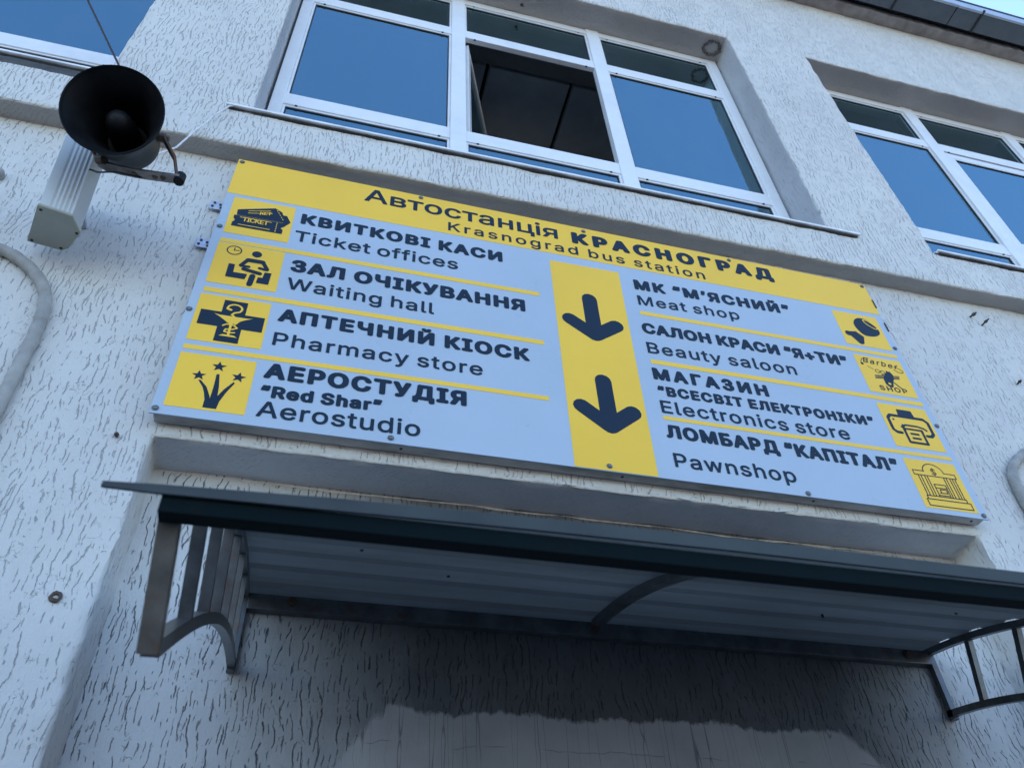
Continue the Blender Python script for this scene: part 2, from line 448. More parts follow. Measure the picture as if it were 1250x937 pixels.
def facade(name, xs, zs, y0, y1, holes, parent, mats, mat_of, step=0.03, fine_x=(-1.6, 4.9), fine_z=(0, 9), amp=0.0022, bev=0.007, ystep=0.03, edge_rough=0.003):
    xs = refine(xs, step, *fine_x); zs = refine(zs, step, *fine_z)
    bm = bmesh.new(); cache = {}
    def V(x, y, z):
        k = (round(x, 4), round(y, 4), round(z, 4))
        if k not in cache: cache[k] = bm.verts.new((x, y, z))
        return cache[k]
    nx, nz = len(xs) - 1, len(zs) - 1
    def solid(i, j):
        if i < 0 or j < 0 or i >= nx or j >= nz: return False
        cx, cz = (xs[i] + xs[i + 1]) / 2, (zs[j] + zs[j + 1]) / 2
        return not any(a < cx < b and c < cz < d for a, b, c, d in holes)
    ny = max(1, int((y1 - y0) / ystep)); ys = [y0 + (y1 - y0) * k / ny for k in range(ny + 1)]
    S = [[solid(i, j) for j in range(nz)] for i in range(nx)]
    def sol(i, j): return 0 <= i < nx and 0 <= j < nz and S[i][j]
    for i in range(nx):
        for j in range(nz):
            if not S[i][j]: continue
            a, b, c, d = xs[i], xs[i + 1], zs[j], zs[j + 1]
            f = bm.faces.new((V(a, y0, c), V(b, y0, c), V(b, y0, d), V(a, y0, d))); f.material_index = 0
            for di, dj, p, q, kind in ((-1, 0, (a, d), (a, c), 'L'), (1, 0, (b, c), (b, d), 'R'), (0, -1, (a, c), (b, c), 'B'), (0, 1, (b, d), (a, d), 'T')):
                if not sol(i + di, j + dj):
                    if kind in 'LRT' and (i + di < 0 or i + di >= nx or j + dj >= nz): continue
                    for k in range(ny):
                        f = bm.faces.new((V(q[0], ys[k], q[1]), V(p[0], ys[k], p[1]), V(p[0], ys[k + 1], p[1]), V(q[0], ys[k + 1], q[1])))
                        f.material_index = mat_of(kind)
    bmesh.ops.recalc_face_normals(bm, faces=bm.faces[:])
    bm.normal_update()
    es = [e for e in bm.edges if len(e.link_faces) == 2 and e.calc_face_angle(0) > 1.0]
    if bev:
        bmesh.ops.bevel(bm, geom=es, offset=bev, segments=2, profile=0.5, affect='EDGES', clamp_overlap=True)
    edge_pts = set()
    for v in bm.verts:
        p = v.co.copy()
        if not (fine_x[0] - 0.1 < p.x < fine_x[1] + 0.1): continue
        d = noise.noise_vector(p * 9) * amp * 1.3 + noise.noise_vector(p * 31) * amp
        mx = 0.0
        for f in v.link_faces:
            for g in v.link_faces:
                mx = max(mx, 1 - f.normal.dot(g.normal))
        if mx > 0.15:
            d += noise.noise_vector(p * 17 + Vector((5, 5, 5))) * edge_rough + noise.noise_vector(p * 55) * edge_rough * 0.9
        v.co = p + d
    return from_bm(name, bm, mats, parent, True, 50)

# ------------------------------------------------------------------ ground
bm = bmesh.new()
bmesh.ops.create_grid(bm, x_segments=8, y_segments=8, size=900)
ground = from_bm('pavement', bm, m_ground)
ground['kind'] = 'structure'

# ------------------------------------------------------------------ the building
YU, YL, YR, YF = -0.025, 0.045, 0.178, 0.12      # upper wall, lower wall, recess, window frame planes
ZS = 4.103                                        # underside of the upper wall
bld = thing('station_building', 'two storey station building with pale rough plaster walls, white framed windows and dark eave', 'building', (0.77, 0.3, 0))
WX = [(-3.22, -0.908), (-0.415, 1.888), (2.385, 4.69)]
WZ = (4.32, 6.18)
more = [(-6.0, -3.7), (-8.8, -6.5), (5.18, 7.48), (7.97, 10.27)]
holes = [(a, b, *WZ) for a, b in WX + more]
xs = [-11, 13] + [v for w in WX + more for v in w]
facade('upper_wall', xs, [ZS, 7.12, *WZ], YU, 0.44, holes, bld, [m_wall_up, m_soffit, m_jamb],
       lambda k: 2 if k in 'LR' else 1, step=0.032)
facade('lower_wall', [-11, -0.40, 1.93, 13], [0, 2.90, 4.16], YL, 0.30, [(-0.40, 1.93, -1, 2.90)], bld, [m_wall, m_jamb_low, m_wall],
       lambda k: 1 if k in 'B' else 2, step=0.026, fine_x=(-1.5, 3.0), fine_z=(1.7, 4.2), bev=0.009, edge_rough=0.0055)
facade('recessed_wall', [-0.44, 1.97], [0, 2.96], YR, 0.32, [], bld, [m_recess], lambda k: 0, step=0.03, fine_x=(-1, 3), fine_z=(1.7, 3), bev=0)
# a line of old filler squeezed out where the recess ceiling meets its wall and under the window sills
def ragged_strip(name, x0, x1, y, z, h, dy, mat, parent, seed=0, step=0.012):
    bm = bmesh.new(); n = int((x1 - x0) / step); prev = None
    for i in range(n + 1):
        x = x0 + (x1 - x0) * i / n
        q = Vector((x * 14, seed, 0)); w = noise.noise(q) * 0.5 + noise.noise(q * 4) * 0.5
        hh = h * (0.75 + 0.9 * w); zz = z + h * 0.4 * noise.noise(q * 0.4 + Vector((9, 0, 0)))
        ring = [bm.verts.new((x, y + dy, zz + hh / 2)), bm.verts.new((x, y - dy * (0.6 + w), zz)), bm.verts.new((x, y + dy, zz - hh / 2))]
        if prev:
            for k in range(2): bm.faces.new((prev[k], ring[k], ring[k + 1], prev[k + 1]))
        prev = ring
    return from_bm(name, bm, mat, parent, True)
ragged_strip('filler_line', -0.40, 1.93, YR, 2.893, 0.012, 0.005, m_foam, bld, 1)
ragged_strip('filler_line', -0.40, 1.93, YL + 0.002, 2.903, 0.010, 0.004, m_foam, bld, 5)
ragged_strip('filler_line', -0.47, 1.97, YU, 4.297, 0.012, 0.003, m_foam, bld, 8)

# body of the building behind the facade, its roof and eave
bm = bmesh.new()
box(bm, -10.98, -10.7, 0.3, 10.0, 0, 7.119)
box(bm, 12.7, 12.98, 0.3, 10.0, 0, 7.119)
box(bm, -10.7, 12.7, 9.7, 10.0, 0, 7.119)
from_bm('rear_wall', bm, m_wall, bld)
bm = bmesh.new()
box(bm, -11.3, 13.3, -0.095, 10.3, 7.122, 7.30)
me_slab = from_bm('roof_slab', bm, m_slab, bld)
# ragged concrete lip of the slab
bm = bmesh.new(); n = 520; prev = None
for i in range(n + 1):
    x = 1.6 + 4.6 * i / n
    q = Vector((x * 5, 3, 0)); w = noise.noise(q) + 0.6 * noise.noise(q * 5)
    yy = -0.100 + 0.010 * w; zz = 7.113 + 0.004 * noise.noise(q * 3)
    ring = [bm.verts.new((x, YU - 0.001, 7.112)), bm.verts.new((x, -0.06, zz)), bm.verts.new((x, yy, zz)), bm.verts.new((x, yy - 0.002, 7.17))]
    if prev:
        for k in range(3): bm.faces.new((prev[k], ring[k], ring[k + 1], prev[k + 1]))
    prev = ring
from_bm('slab_edge', bm, m_slab, bld, True, 40)
eave = from_bm('eave', (lambda b: (box(b, -11.3, 13.3, -0.262, -0.10, 7.170, 7.295), b)[1])(bmesh.new()), m_dark, bld)
joint_x = [3.27, 3.71, 3.905]
edges = [3.905 + 0.44 * k for k in range(0, 7)]
left = [3.27 - 0.44 * k for k in range(0, 10)]
cuts = sorted(set([round(v, 3) for v in left + joint_x + edges]))
for a, b in zip(cuts, cuts[1:]):
    bm = bmesh.new()
    dz = random.uniform(-0.003, 0.003)
    box(bm, a + 0.003, b - 0.003, -0.256, -0.138, 7.116 + dz, 7.128 + dz, 0.0015)
    box(bm, a + 0.003, b - 0.003, -0.139, -0.136, 7.118 + dz, 7.150, 0)
    from_bm('soffit_panel', bm, m_eave, eave)
    bm = bmesh.new()
    box(bm, a + 0.001, b - 0.001, -0.275 - dz * 0.5, -0.2585, 7.109 + dz, 7.20, 0.002)
    from_bm('fascia_flashing', bm, m_flash, eave)
for x in (3.905, 3.27, 4.785):
    bm = bmesh.new(); box(bm, x - 0.006, x + 0.006, -0.285, -0.135, 7.104, 7.118, 0.001)
    from_bm('joint_clip', bm, m_gasket, eave)

# ---- room behind the windows
bm = bmesh.new()
x0, x1, y0, y1, z0, z1 = -3.9, 5.3, 0.44, 3.6, 3.35, 6.195
def quad(bm, *p): return bm.faces.new([bm.verts.new(q) for q in p])
quad(bm, (x0, y1, z0), (x1, y1, z0), (x1, y1, z1), (x0, y1, z1))
quad(bm, (x0, y0, z0), (x0, y1, z0), (x0, y1, z1), (x0, y0, z1))
quad(bm, (x1, y0, z0), (x1, y1, z0), (x1, y1, z1), (x1, y0, z1))
quad(bm, (x0, y0, z0), (x1, y0, z0), (x1, y1, z0), (x0, y1, z0))
quad(bm, (x0, y0, 6.18), (x1, y0, 6.18), (x1, y0, z1), (x0, y0, z1))
quad(bm, (x0, y0, z0), (x1, y0, z0), (x1, y0, 4.31), (x0, y0, 4.31))
from_bm('room_wall', bm, m_room, bld)
room_ceiling = None
cxs = [-3.9, -2.9, -2.4, -1.9, -1.4, -0.9, -0.4, 0.10, 0.603, 1.112, 1.62, 2.13, 2.64, 3.15, 3.66, 4.17, 4.7, 5.3]
for a, b in zip(cxs, cxs[1:]):
    bm = bmesh.new(); box(bm, a + 0.012, b - 0.012, 0.462, 3.6, z1 + random.uniform(0, 0.008), z1 + 0.2, 0.006)
    from_bm('ceiling_slab', bm, m_roomceil, bld)
bm = bmesh.new(); box(bm, -3.9, 5.3, 0.43, 3.7, z1 + 0.05, z1 + 0.35)
from_bm('floor_above', bm, m_gasket, bld)

# ---- windows
def pane_mesh(x0, x1, z0, z1, y):
    bm = bmesh.new(); box(bm, x0, x1, y, y + 0.010, z0, z1); return bm

def window(x0, x1, mull, detail=True, extra_sash=None, open_mid=False):
    """white frame with three columns, each of an upper light, a large light and a low light"""
    y0, y1 = YF, YF + 0.032
    zb, zt = 4.312, 6.179
    bars_x = [(x0 + 0.002, x0 + 0.052)] + mull + [(x1 - 0.062, x1 - 0.002)]
    bars_z = [(4.70, 4.785), (5.71, 5.79)]
    w = thing('window', '', '', ((x0 + x1) / 2, YF, zb)); del w['label']; del w['category']
    w.parent = bld; w.location = Vector(((x0 + x1) / 2, YF, zb)) - bld.location
    bm = bmesh.new()
    for i, (a, b) in enumerate(bars_x):
        box(bm, a, b, y0 - (0.004 if 0 < i < len(bars_x) - 1 else 0), y1, zb, zt, 0.004)
    box(bm, bars_x[0][1], bars_x[-1][0], y0 + 0.001, y1 - 0.001, 6.122, zt - 0.001, 0.003)
    box(bm, bars_x[0][1], bars_x[-1][0], y0 + 0.001, y1 - 0.001, zb, 4.372, 0.003)
    for a, b in zip(bars_x, bars_x[1:]):
        for c, d in bars_z:
            box(bm, a[1] - 0.001, b[0] + 0.001, y0 + 0.003, y1 - 0.002, c, d, 0.003)
    from_bm('window_frame', bm, m_pvc, w)
    zlev = [(4.372, 4.70), (4.785, 5.71), (5.79, 6.122)]
    for ci, (a, b) in enumerate(zip(bars_x, bars_x[1:])):
        for ri, (c, d) in enumerate(zlev):
            if open_mid and ci == 1 and ri == 1: continue
            xa, xb, za, zc = a[1], b[0], c, d
            if extra_sash and ci == extra_sash and ri == 1:
                bm = bmesh.new()
                for q in ((xa + 0.004, xa + 0.05, za + 0.004, zc - 0.012), (xb - 0.05, xb - 0.004, za + 0.004, zc - 0.012)):
                    box(bm, q[0], q[1], y0 + 0.006, y1 - 0.01, q[2], q[3], 0.004)
                for q in ((za + 0.004, za + 0.05), (zc - 0.058, zc - 0.012)):
                    box(bm, xa + 0.05, xb - 0.05, y0 + 0.007, y1 - 0.011, q[0], q[1], 0.004)
                from_bm('sash', bm, m_pvc, w)
                xa += 0.05; xb -= 0.05; za += 0.05; zc -= 0.058
            # stepped glazing bead and black gasket round each pane
            bm = bmesh.new()
            t = 0.010; yb0, yb1 = y0 + 0.008, y0 + 0.030
            box(bm, xa, xa + t, yb0, yb1, za, zc, 0.002); box(bm, xb - t, xb, yb0, yb1, za, zc, 0.002)
            box(bm, xa + t, xb - t, yb0 + .0005, yb1, za, za + t, 0.002); box(bm, xa + t, xb - t, yb0 + .0005, yb1, zc - t, zc, 0.002)
            from_bm('glazing_bead', bm, m_pvc, w)
            bm = bmesh.new()
            g = 0.005; yg0, yg1 = y0 + 0.012, y0 + 0.029
            X0, X1, Z0, Z1 = xa + t, xb - t, za + t, zc - t
            box(bm, X0, X0 + g, yg0, yg1, Z0, Z1); box(bm, X1 - g, X1, yg0, yg1, Z0, Z1)
            box(bm, X0 + g, X1 - g, yg0, yg1, Z0, Z0 + g); box(bm, X0 + g, X1 - g, yg0, yg1, Z1 - g, Z1)
            from_bm('gasket', bm, m_gasket, w)
            from_bm('pane', pane_mesh(X0 + 0.001, X1 - 0.001, Z0 + 0.001, Z1 - 0.001, y0 + 0.016), m_glass, w)
        # drainage slots in the rails
        bm = bmesh.new()
        for zz in (4.694, 5.704, 6.118):
            for xx in (a[1] + 0.045, b[0] - 0.05):
                box(bm, xx, xx + 0.010, y0 + 0.003, y0 + 0.010, zz + 0.004, zz + 0.0055 + 0.003)
        from_bm('drain_slots', bm, m_gasket, w)['kind'] = 'stuff'
    return w, bars_x

w2, bars2 = window(-0.405, 1.876, [(0.322, 0.392), (1.080, 1.153)], open_mid=True)
w1, _ = window(-3.215, -0.912, [(-2.46, -2.39), (-1.70, -1.63)])
w3, _ = window(2.387, 4.685, [(3.108, 3.190), (3.835, 3.915)], extra_sash=1)
for a, b in more:
    window(a + 0.01, b - 0.01, [(a + 0.74, a + 0.81), (a + 1.49, a + 1.56)])
# the inward-swung middle sash of the second window
ang = radians(66); hx, hy = 0.396, YF + 0.045
sw, za, zc = 0.685, 4.79, 5.706
sash = bpy.data.objects.new('open_sash', None); COL.objects.link(sash)
sash['label'] = 'inward swung casement standing open on dark room'
sash.parent = w2; sash.location = Vector((hx, hy, za)) - (w2.location + bld.location); sash.rotation_euler = (0, 0, ang)
sash_objs = []
bm = bmesh.new()
t = 0.045; D = 0.045
box(bm, 0, t, -D / 2, D / 2, 0, zc - za, 0.004); box(bm, sw - t, sw, -D / 2, D / 2, 0, zc - za, 0.004)
box(bm, t, sw - t, -D / 2, D / 2, 0, t, 0.004); box(bm, t, sw - t, -D / 2, D / 2, zc - za - t, zc - za, 0.004)
bmesh.ops.transform(bm, matrix=Matrix.Translation((hx, hy, za)) @ Matrix.Rotation(ang, 4, 'Z'), verts=bm.verts[:])
sash_bm = bm
bpy.data.objects.remove(sash)
from_bm('open_sash', sash_bm, m_pvc, w2)['label'] = 'casement swung inward and standing open'
bm = bmesh.new(); box(bm, t, sw - t, -0.012, 0.012, t, zc - za - t)
bmesh.ops.transform(bm, matrix=Matrix.Translation((hx, hy, za)) @ Matrix.Rotation(ang, 4, 'Z'), verts=bm.verts[:])
from_bm('pane', bm, m_glass, w2)

# ---- sills
def sill(x0, x1, hx0, hx1, ztop):
    bm = bmesh.new()
    box(bm, x0, x1, -0.0425, -0.0275, ztop - 0.011, ztop, 0.0015)         # nose in front of the wall
    vs = box(bm, hx0 + 0.004, hx1 - 0.004, -0.0275, YF + 0.01, ztop - 0.006, ztop - 0.001)
    for v in vs:
        if v.co.y > 0: v.co.z += 0.02
    from_bm('sill', bm, m_sill, bld)
    ragged_strip('sill_gap', x0 + 0.006, x1 - 0.01, -0.0325, ztop - 0.015, 0.010, 0.004, m_dark, bld, x0)
sill(-0.500, 2.019, -0.415, 1.888, 4.328)
sill(-3.30, -0.868, -3.22, -0.908, 4.370)
sill(2.395, 4.78, 2.385, 4.69, 4.329)

# ---- small things fixed in or left on the walls (parts of the building)
def stub(x, y, z, r=0.006, l=0.02, mat=None, name='anchor_bolt', d=(0, -1, 0)):
    bm = bmesh.new()
    p = Vector((x, y, z)); d = Vector(d)
    tube(bm, [p, p + d * l * 0.5, p + d * l], r * 0.55, 8)
    tube(bm, [p + d * l * 0.45, p + d * l * 0.75], r, 6)
    return from_bm(name, bm, mat or m_rusty, bld)
stub(-0.474, YL, 2.88, 0.006, 0.014)
stub(2.456, YL, 4.014 - .008, 0.007, 0.03, d=(0.25, -1, -0.1))
stub(2.489, YL, 3.962, 0.006, 0.035, d=(0.4, -1, 0.25))
stub(2.478, YL, 3.635, 0.006, 0.022)
bm = bmesh.new()          # old plug hole with a chipped rusty rim
lathe(bm, (-0.475, YL - 0.002, 2.462), (0, -1, 0), [(-0.012, 0.0), (-0.012, 0.005), (0.002, 0.0055), (0.003, 0.009), (0.0, 0.0125)], 14)
for v in bm.verts: v.co += noise.noise_vector(v.co * 160) * 0.003
from_bm('plug_hole', bm, m_rusty, bld, True)
bm = bmesh.new()          # hook in the window head
tube(bm, [(0.70, 0.075, 6.19), (0.70, 0.075, 6.165), (0.703, 0.068, 6.155), (0.708, 0.072, 6.15)], 0.003, 8)
lathe(bm, (0.70, 0.075, 6.18), (0, 0, -1), [(0, 0.009), (0.004, 0.008), (0.005, 0.0)], 10)
from_bm('soffit_hook', bm, m_rusty, bld, True)

# ------------------------------------------------------------------ remains of a swallow nest
bm = bmesh.new()
rings = []
C0 = Vector((1.822, 0.052, 6.176))
for k in range(40):
    a = 2 * pi * k / 40
    wob = noise.noise(Vector((cos(a) * 2, sin(a) * 2, 4)))
    if 0.55 * pi < a % (2 * pi) < 0.72 * pi: pass
    rr = 0.048 + 0.016 * wob
    hh = 0.001 + 0.007 * abs(noise.noise(Vector((cos(a) * 4, sin(a) * 4, 9))))
    ring = [Vector((cos(a) * (rr + dx), sin(a) * (rr + dx) * 0.85, -dz)) + C0 for dx, dz in ((-0.009, 0), (-0.006, hh), (0.004, hh * 0.9), (0.009, 0))]
    rings.append([bm.verts.new(p) for p in ring])
for a, b in zip(rings, rings[1:] + rings[:1]):
    for k in range(3): bm.faces.new((a[k], a[k + 1], b[k + 1], b[k]))
bmesh.ops.subdivide_edges(bm, edges=bm.edges[:], cuts=1)
for v in bm.verts: v.co += noise.noise_vector(v.co * 90) * 0.009
tag(from_bm('bird_nest', bm, m_mud, None, True), 'ring of dark mud from a bird nest in the top corner above the middle window', 'bird nest')

# ------------------------------------------------------------------ the sign
sign = thing('information_sign', 'wide pale blue and yellow bus station direction board with navy lettering above canopy', 'sign', (0.77, 0.02, 2.929))
def ztop(x): return 4.055 - 0.0145 * (x + 0.41)
def zhead(x): return 3.859 - 0.0060 * (x + 0.41)
def prism(bm, pts, y0, y1):
    """polygon in x,z extruded from y0 (front) to y1"""
    a = [bm.verts.new((x, y0, z)) for x, z in pts]; b = [bm.verts.new((x, y1, z)) for x, z in pts]
    bm.faces.new(a); bm.faces.new(list(reversed(b)))
    for i in range(len(pts)):
        j = (i + 1) % len(pts); bm.faces.new((a[i], b[i], b[j], a[j]))
    bmesh.ops.recalc_face_normals(bm, faces=bm.faces[:])
SXL, SXR = -0.411, 1.944
bm = bmesh.new()
prism(bm, [(SXL - 0.002, 2.929), (SXR, 2.928), (SXR, ztop(SXR)), (SXL + 0.002, ztop(SXL))], 0.0, 0.004)
from_bm('panel', bm, m_panel, sign)
bm = bmesh.new()
prism(bm, [(SXL + 0.0005, zhead(SXL)), (SXR - 0.0005, zhead(SXR)), (SXR - 0.0005, ztop(SXR) - 0.0005), (SXL + 0.0025, ztop(SXL) - 0.0005)], -0.0006, 0.001)
from_bm('header_strip', bm, m_yellow, sign)
# steel tube frame behind the panel
fx0, fx1, fz0 = SXL + 0.006, SXR - 0.008, 2.933
for (a, b, c, d) in ((fx0, fx1, fz0, fz0 + 0.03), (fx0, fx1, 3.98, 4.01), (fx0, fx0 + 0.03, fz0 + 0.03, 3.98), (fx1 - 0.03, fx1, fz0 + 0.03, 3.98), (0.75, 0.78, fz0 + 0.03, 3.98)):
    bm = bmesh.new(); box(bm, a, b, 0.0045, 0.040, c, d, 0.002)
    ft = from_bm('frame_tube', bm, m_signframe, sign)
    if c == fz0 and d == fz0 + 0.03:
        for xx in (0.19, 0.79, 1.37, 1.90):
            bm = bmesh.new(); tube(bm, [(xx, 0.022, fz0 - 0.0012), (xx, 0.022, fz0 + 0.002)], 0.0042, 10)
            from_bm('drill_hole', bm, m_gasket, ft)
Y1, Y2, Y3 = -0.0012, -0.0018, -0.0024
def rect_part(name, pts, mat, y=-0.0007):
    bm = bmesh.new(); prism(bm, pts, y, 0.001); return from_bm(name, bm, mat, sign)
def R4(x0, x1, z0, z1): return [(x0, z0), (x1, z0), (x1, z1), (x0, z1)]
LI = [(-0.384, -0.195, 3.657, 3.841), (-0.386, -0.196, 3.424, 3.608), (-0.387, -0.199, 3.189, 3.373), (-0.388, -0.200, 2.957, 3.141)]
RI = [(1.730, 1.915, 3.644, 3.822), (1.733, 1.919, 3.413, 3.591), (1.733, 1.917, 3.179, 3.362), (1.734, 1.917, 2.946, 3.131)]
for r in LI + RI: rect_part('yellow_square', R4(*r), m_yellow)
for (x0, x1, z0, z1) in ((-0.384, 0.598, 3.611, 3.629), (-0.384, 0.597, 3.384, 3.402), (-0.387, 0.595, 3.155, 3.171),
                         (0.945, 1.921, 3.607, 3.624), (0.943, 1.923, 3.378, 3.396), (0.941, 1.922, 3.147, 3.161)):
    rect_part('yellow_rule', R4(x0, x1, z0, z1), m_yellow)
rect_part('arrow_band', [(0.648, 2.9305), (0.886, 2.9305), (0.896, 3.812), (0.648, 3.812)], m_yellow)

class Ink:
    """flat print: polygons, strokes and dots laid a hair in front of the panel"""
    def __init__(self, y): self.bm = bmesh.new(); self.y = y; self.k = 0
    def _y(self): self.k += 1; return self.y - self.k * 0.000004
    def poly(self, pts):
        y = self._y()
        f = self.bm.faces.new([self.bm.verts.new((x, y, z)) for x, z in pts])
        return f
    def disc(self, x, z, r, rz=None, n=20):
        rz = rz or r; self.poly([(x + r * cos(2 * pi * k / n), z + rz * sin(2 * pi * k / n)) for k in range(n)])
    def stroke(self, pts, w, round_=True, closed=False):
        P = list(pts) + ([pts[0]] if closed else [])
        for (a, b), (c, d) in zip(P, P[1:]):
            l = math.hypot(c - a, d - b) or 1e-9; nx, nz = -(d - b) / l * w / 2, (c - a) / l * w / 2
            self.poly([(a + nx, b + nz), (a - nx, b - nz), (c - nx, d - nz), (c + nx, d + nz)])
        for i, (a, b) in enumerate(P):
            if round_ or 0 < i < len(P) - 1: self.disc(a, b, w / 2, n=12)
    def done(self, name, mat):
        self.bm.normal_update(); bmesh.ops.triangulate(self.bm, faces=self.bm.faces[:])
        for f in self.bm.faces:
            f.normal_update()
            if f.normal.y > 0: f.normal_flip()
        return from_bm(name, self.bm, mat, sign)

class Unit(Ink):
    """ink in the 0..1 coordinates of a square"""
    def __init__(self, r, y): super().__init__(y); self.r = r
    def m(self, p): x0, x1, z0, z1 = self.r; return (x0 + (x1 - x0) * p[0], z0 + (z1 - z0) * p[1])
    def P(self, *pts): self.poly([self.m(p) for p in pts])
    def S(self, pts, w, round_=True, closed=False): self.stroke([self.m(p) for p in pts], w * (self.r[1] - self.r[0]), round_, closed)
    def D(self, x, y, r): a = self.m((x, y)); self.disc(a[0], a[1], r * (self.r[1] - self.r[0]))

def arcpts(cx, cy, r, a0, a1, n=14, ry=None):
    ry = ry or r
    return [(cx + r * cos(radians(a0 + (a1 - a0) * k / n)), cy + ry * sin(radians(a0 + (a1 - a0) * k / n))) for k in range(n + 1)]

# two arrows
for (cx, zt, zb, xl, xr, zw) in ((0.770, 3.665, 3.433, 0.666, 0.873, 3.527), (0.770, 3.293, 3.057, 0.665, 0.873, 3.156)):
    k = Ink(Y1); w = 0.052
    k.stroke([(cx, zt - w / 2), (cx, zb + 0.04)], w)
    k.stroke([(xl + w / 2, zw - 0.002), (cx, zb + w / 2 + 0.006), (xr - w / 2, zw - 0.002)], w)
    k.poly([(cx - 0.03, zb + 0.06), (cx + 0.03, zb + 0.06), (cx, zb + 0.02)])
    k.done('down_arrow', m_navy)

# ---- pictograms
# tickets
u = Unit(LI[0], Y1)
u.P((.11, .66), (.20, .70), (.68, .88), (.80, .80), (.83, .72), (.89, .72), (.97, .55), (.88, .40), (.12, .50))
u.done('pictogram', m_navy)
u = Unit(LI[0], Y1 - .0004); u.P((.09, .505), (.86, .505), (.855, .49), (.09, .49)); u.done('pictogram_line', m_yellow)
u = Unit(LI[0], Y2)
u.P((.085, .20), (.875, .20), (.875, .31), (.835, .35), (.875, .40), (.875, .50), (.085, .50), (.085, .42), (.12, .36), (.085, .30))
u.done('pictogram', m_navy)
u = Unit(LI[0], Y3)
u.S([(.18, .255), (.68, .255)], .014, False); u.S([(.18, .455), (.68, .455)], .014, False)
u.S([(.28, .60), (.66, .70)], .013, False); u.S([(.28, .66), (.62, .77)], .013, False)
for k in range(5): u.S([(.765, .225 + k * .055), (.765, .255 + k * .055)], .014, False)
for k in range(5): u.S([(.72 + k * .028, .82 - k * .055), (.732 + k * .028, .795 - k * .055)], .014, False)
u.done('pictogram_line', m_yellow)
# waiting figure
u = Unit(LI[1], Y1)
u.D(.60, .83, .075)
u.S(arcpts(.26, .84, .105, 0, 360, 24), .018); u.S([(.26, .90), (.26, .84), (.33, .85)], .015)
u.S([(.50, .655), (.71, .655)], .09); u.S([(.49, .65), (.415, .50)], .065); u.S([(.72, .65), (.80, .50)], .065)
u.S([(.42, .49), (.53, .49)], .055); u.S([(.80, .48), (.69, .50)], .055)
u.S([(.47, .42), (.71, .37)], .075); u.S([(.62, .29), (.605, .08)], .085)
u.P((.24, .50), (.33, .50), (.335, .31), (.54, .31), (.52, .18), (.24, .18))
u.P((.70, .28), (.765, .28), (.78, .42), (.88, .42), (.87, .14), (.69, .14))
u.done('pictogram', m_navy)
# pharmacy cross with bowl and snake
u = Unit(LI[2], Y1)
u.P((.35, .04), (.68, .04), (.68, .34), (.96, .34), (.96, .655), (.68, .655), (.68, .925), (.35, .925), (.35, .655), (.07, .655), (.07, .34), (.35, .34))
u.done('pictogram', m_navy)
u = Unit(LI[2], Y2)
u.P((.26, .60), (.33, .585), (.74, .585), (.80, .60), (.70, .545), (.60, .47), (.545, .42), (.50, .42), (.44, .47), (.34, .55))
u.S([(.525, .43), (.525, .18)], .035, False); u.P((.40, .155), (.65, .155), (.60, .19), (.45, .19))
u.S(arcpts(.52, .76, .10, 200, -30, 16, .085) + [(.60, .70), (.53, .665), (.50, .62), (.56, .56), (.62, .50), (.58, .43)], .03)
u.S([(.42, .37), (.47, .41), (.57, .40), (.62, .35), (.56, .31), (.47, .30), (.46, .25), (.53, .235), (.60, .25)], .024)
u.S([(.42, .74), (.47, .72)], .04)
u.done('pictogram_line', m_yellow)
# fireworks
def star(u, cx, cy, r, rot=90):
    pts = []
    for k in range(10):
        rr = r if k % 2 == 0 else r * 0.42
        a = radians(rot + 36 * k); pts.append((cx + rr * cos(a), cy + rr * sin(a)))
    u.P(*pts)
u = Unit(LI[3], Y1)
u.P((.47, .04), (.47, .18), (.44, .30), (.40, .40), (.325, .515), (.355, .52), (.45, .41), (.515, .26), (.53, .21), (.535, .42), (.53, .665), (.565, .67), (.60, .45), (.615, .27), (.67, .40), (.77, .565), (.785, .535), (.71, .36), (.655, .18), (.64, .04))
star(u, .315, .60, .095, 96); star(u, .535, .81, .10, 92); star(u, .815, .66, .10, 84)
u.done('pictogram', m_navy)
# ham on the bone
def curve_pts(P, n=5, closed=True):
    out = []; m = len(P)
    for i in range(m if closed else m - 1):
        p0, p1, p2, p3 = P[(i - 1) % m], P[i], P[(i + 1) % m], P[(i + 2) % m]
        for k in range(n):
            t = k / n
            out.append(tuple(0.5 * (2 * p1[j] + (-p0[j] + p2[j]) * t + (2 * p0[j] - 5 * p1[j] + 4 * p2[j] - p3[j]) * t * t + (-p0[j] + 3 * p1[j] - 3 * p2[j] + p3[j]) * t ** 3) for j in (0, 1)))
    return out
u = Unit(RI[0], Y1)
u.P(*curve_pts([(.40, .52), (.385, .68), (.46, .82), (.58, .885), (.72, .87), (.84, .76), (.91, .60), (.90, .48), (.80, .39), (.66, .345), (.50, .36)]))
u.S([(.40, .31), (.25, .21)], .15, False); u.D(.145, .33, .070); u.D(.345, .125, .075); u.P((.10, .38), (.33, .42), (.47, .28), (.41, .09), (.30, .06))
u.done('pictogram', m_navy)
u = Unit(RI[0], Y2)
q = [(.768 + .165 * cos(a) * cos(.75) - .062 * sin(a) * -sin(.75), .725 + .165 * cos(a) * -sin(.75) + .062 * sin(a) * cos(.75)) for a in (2 * pi * k / 28 for k in range(28))]
u.S(q, .024, True, True); u.S([(.335, .44), (.475, .295)], .018)
u.done('pictogram_line', m_yellow)
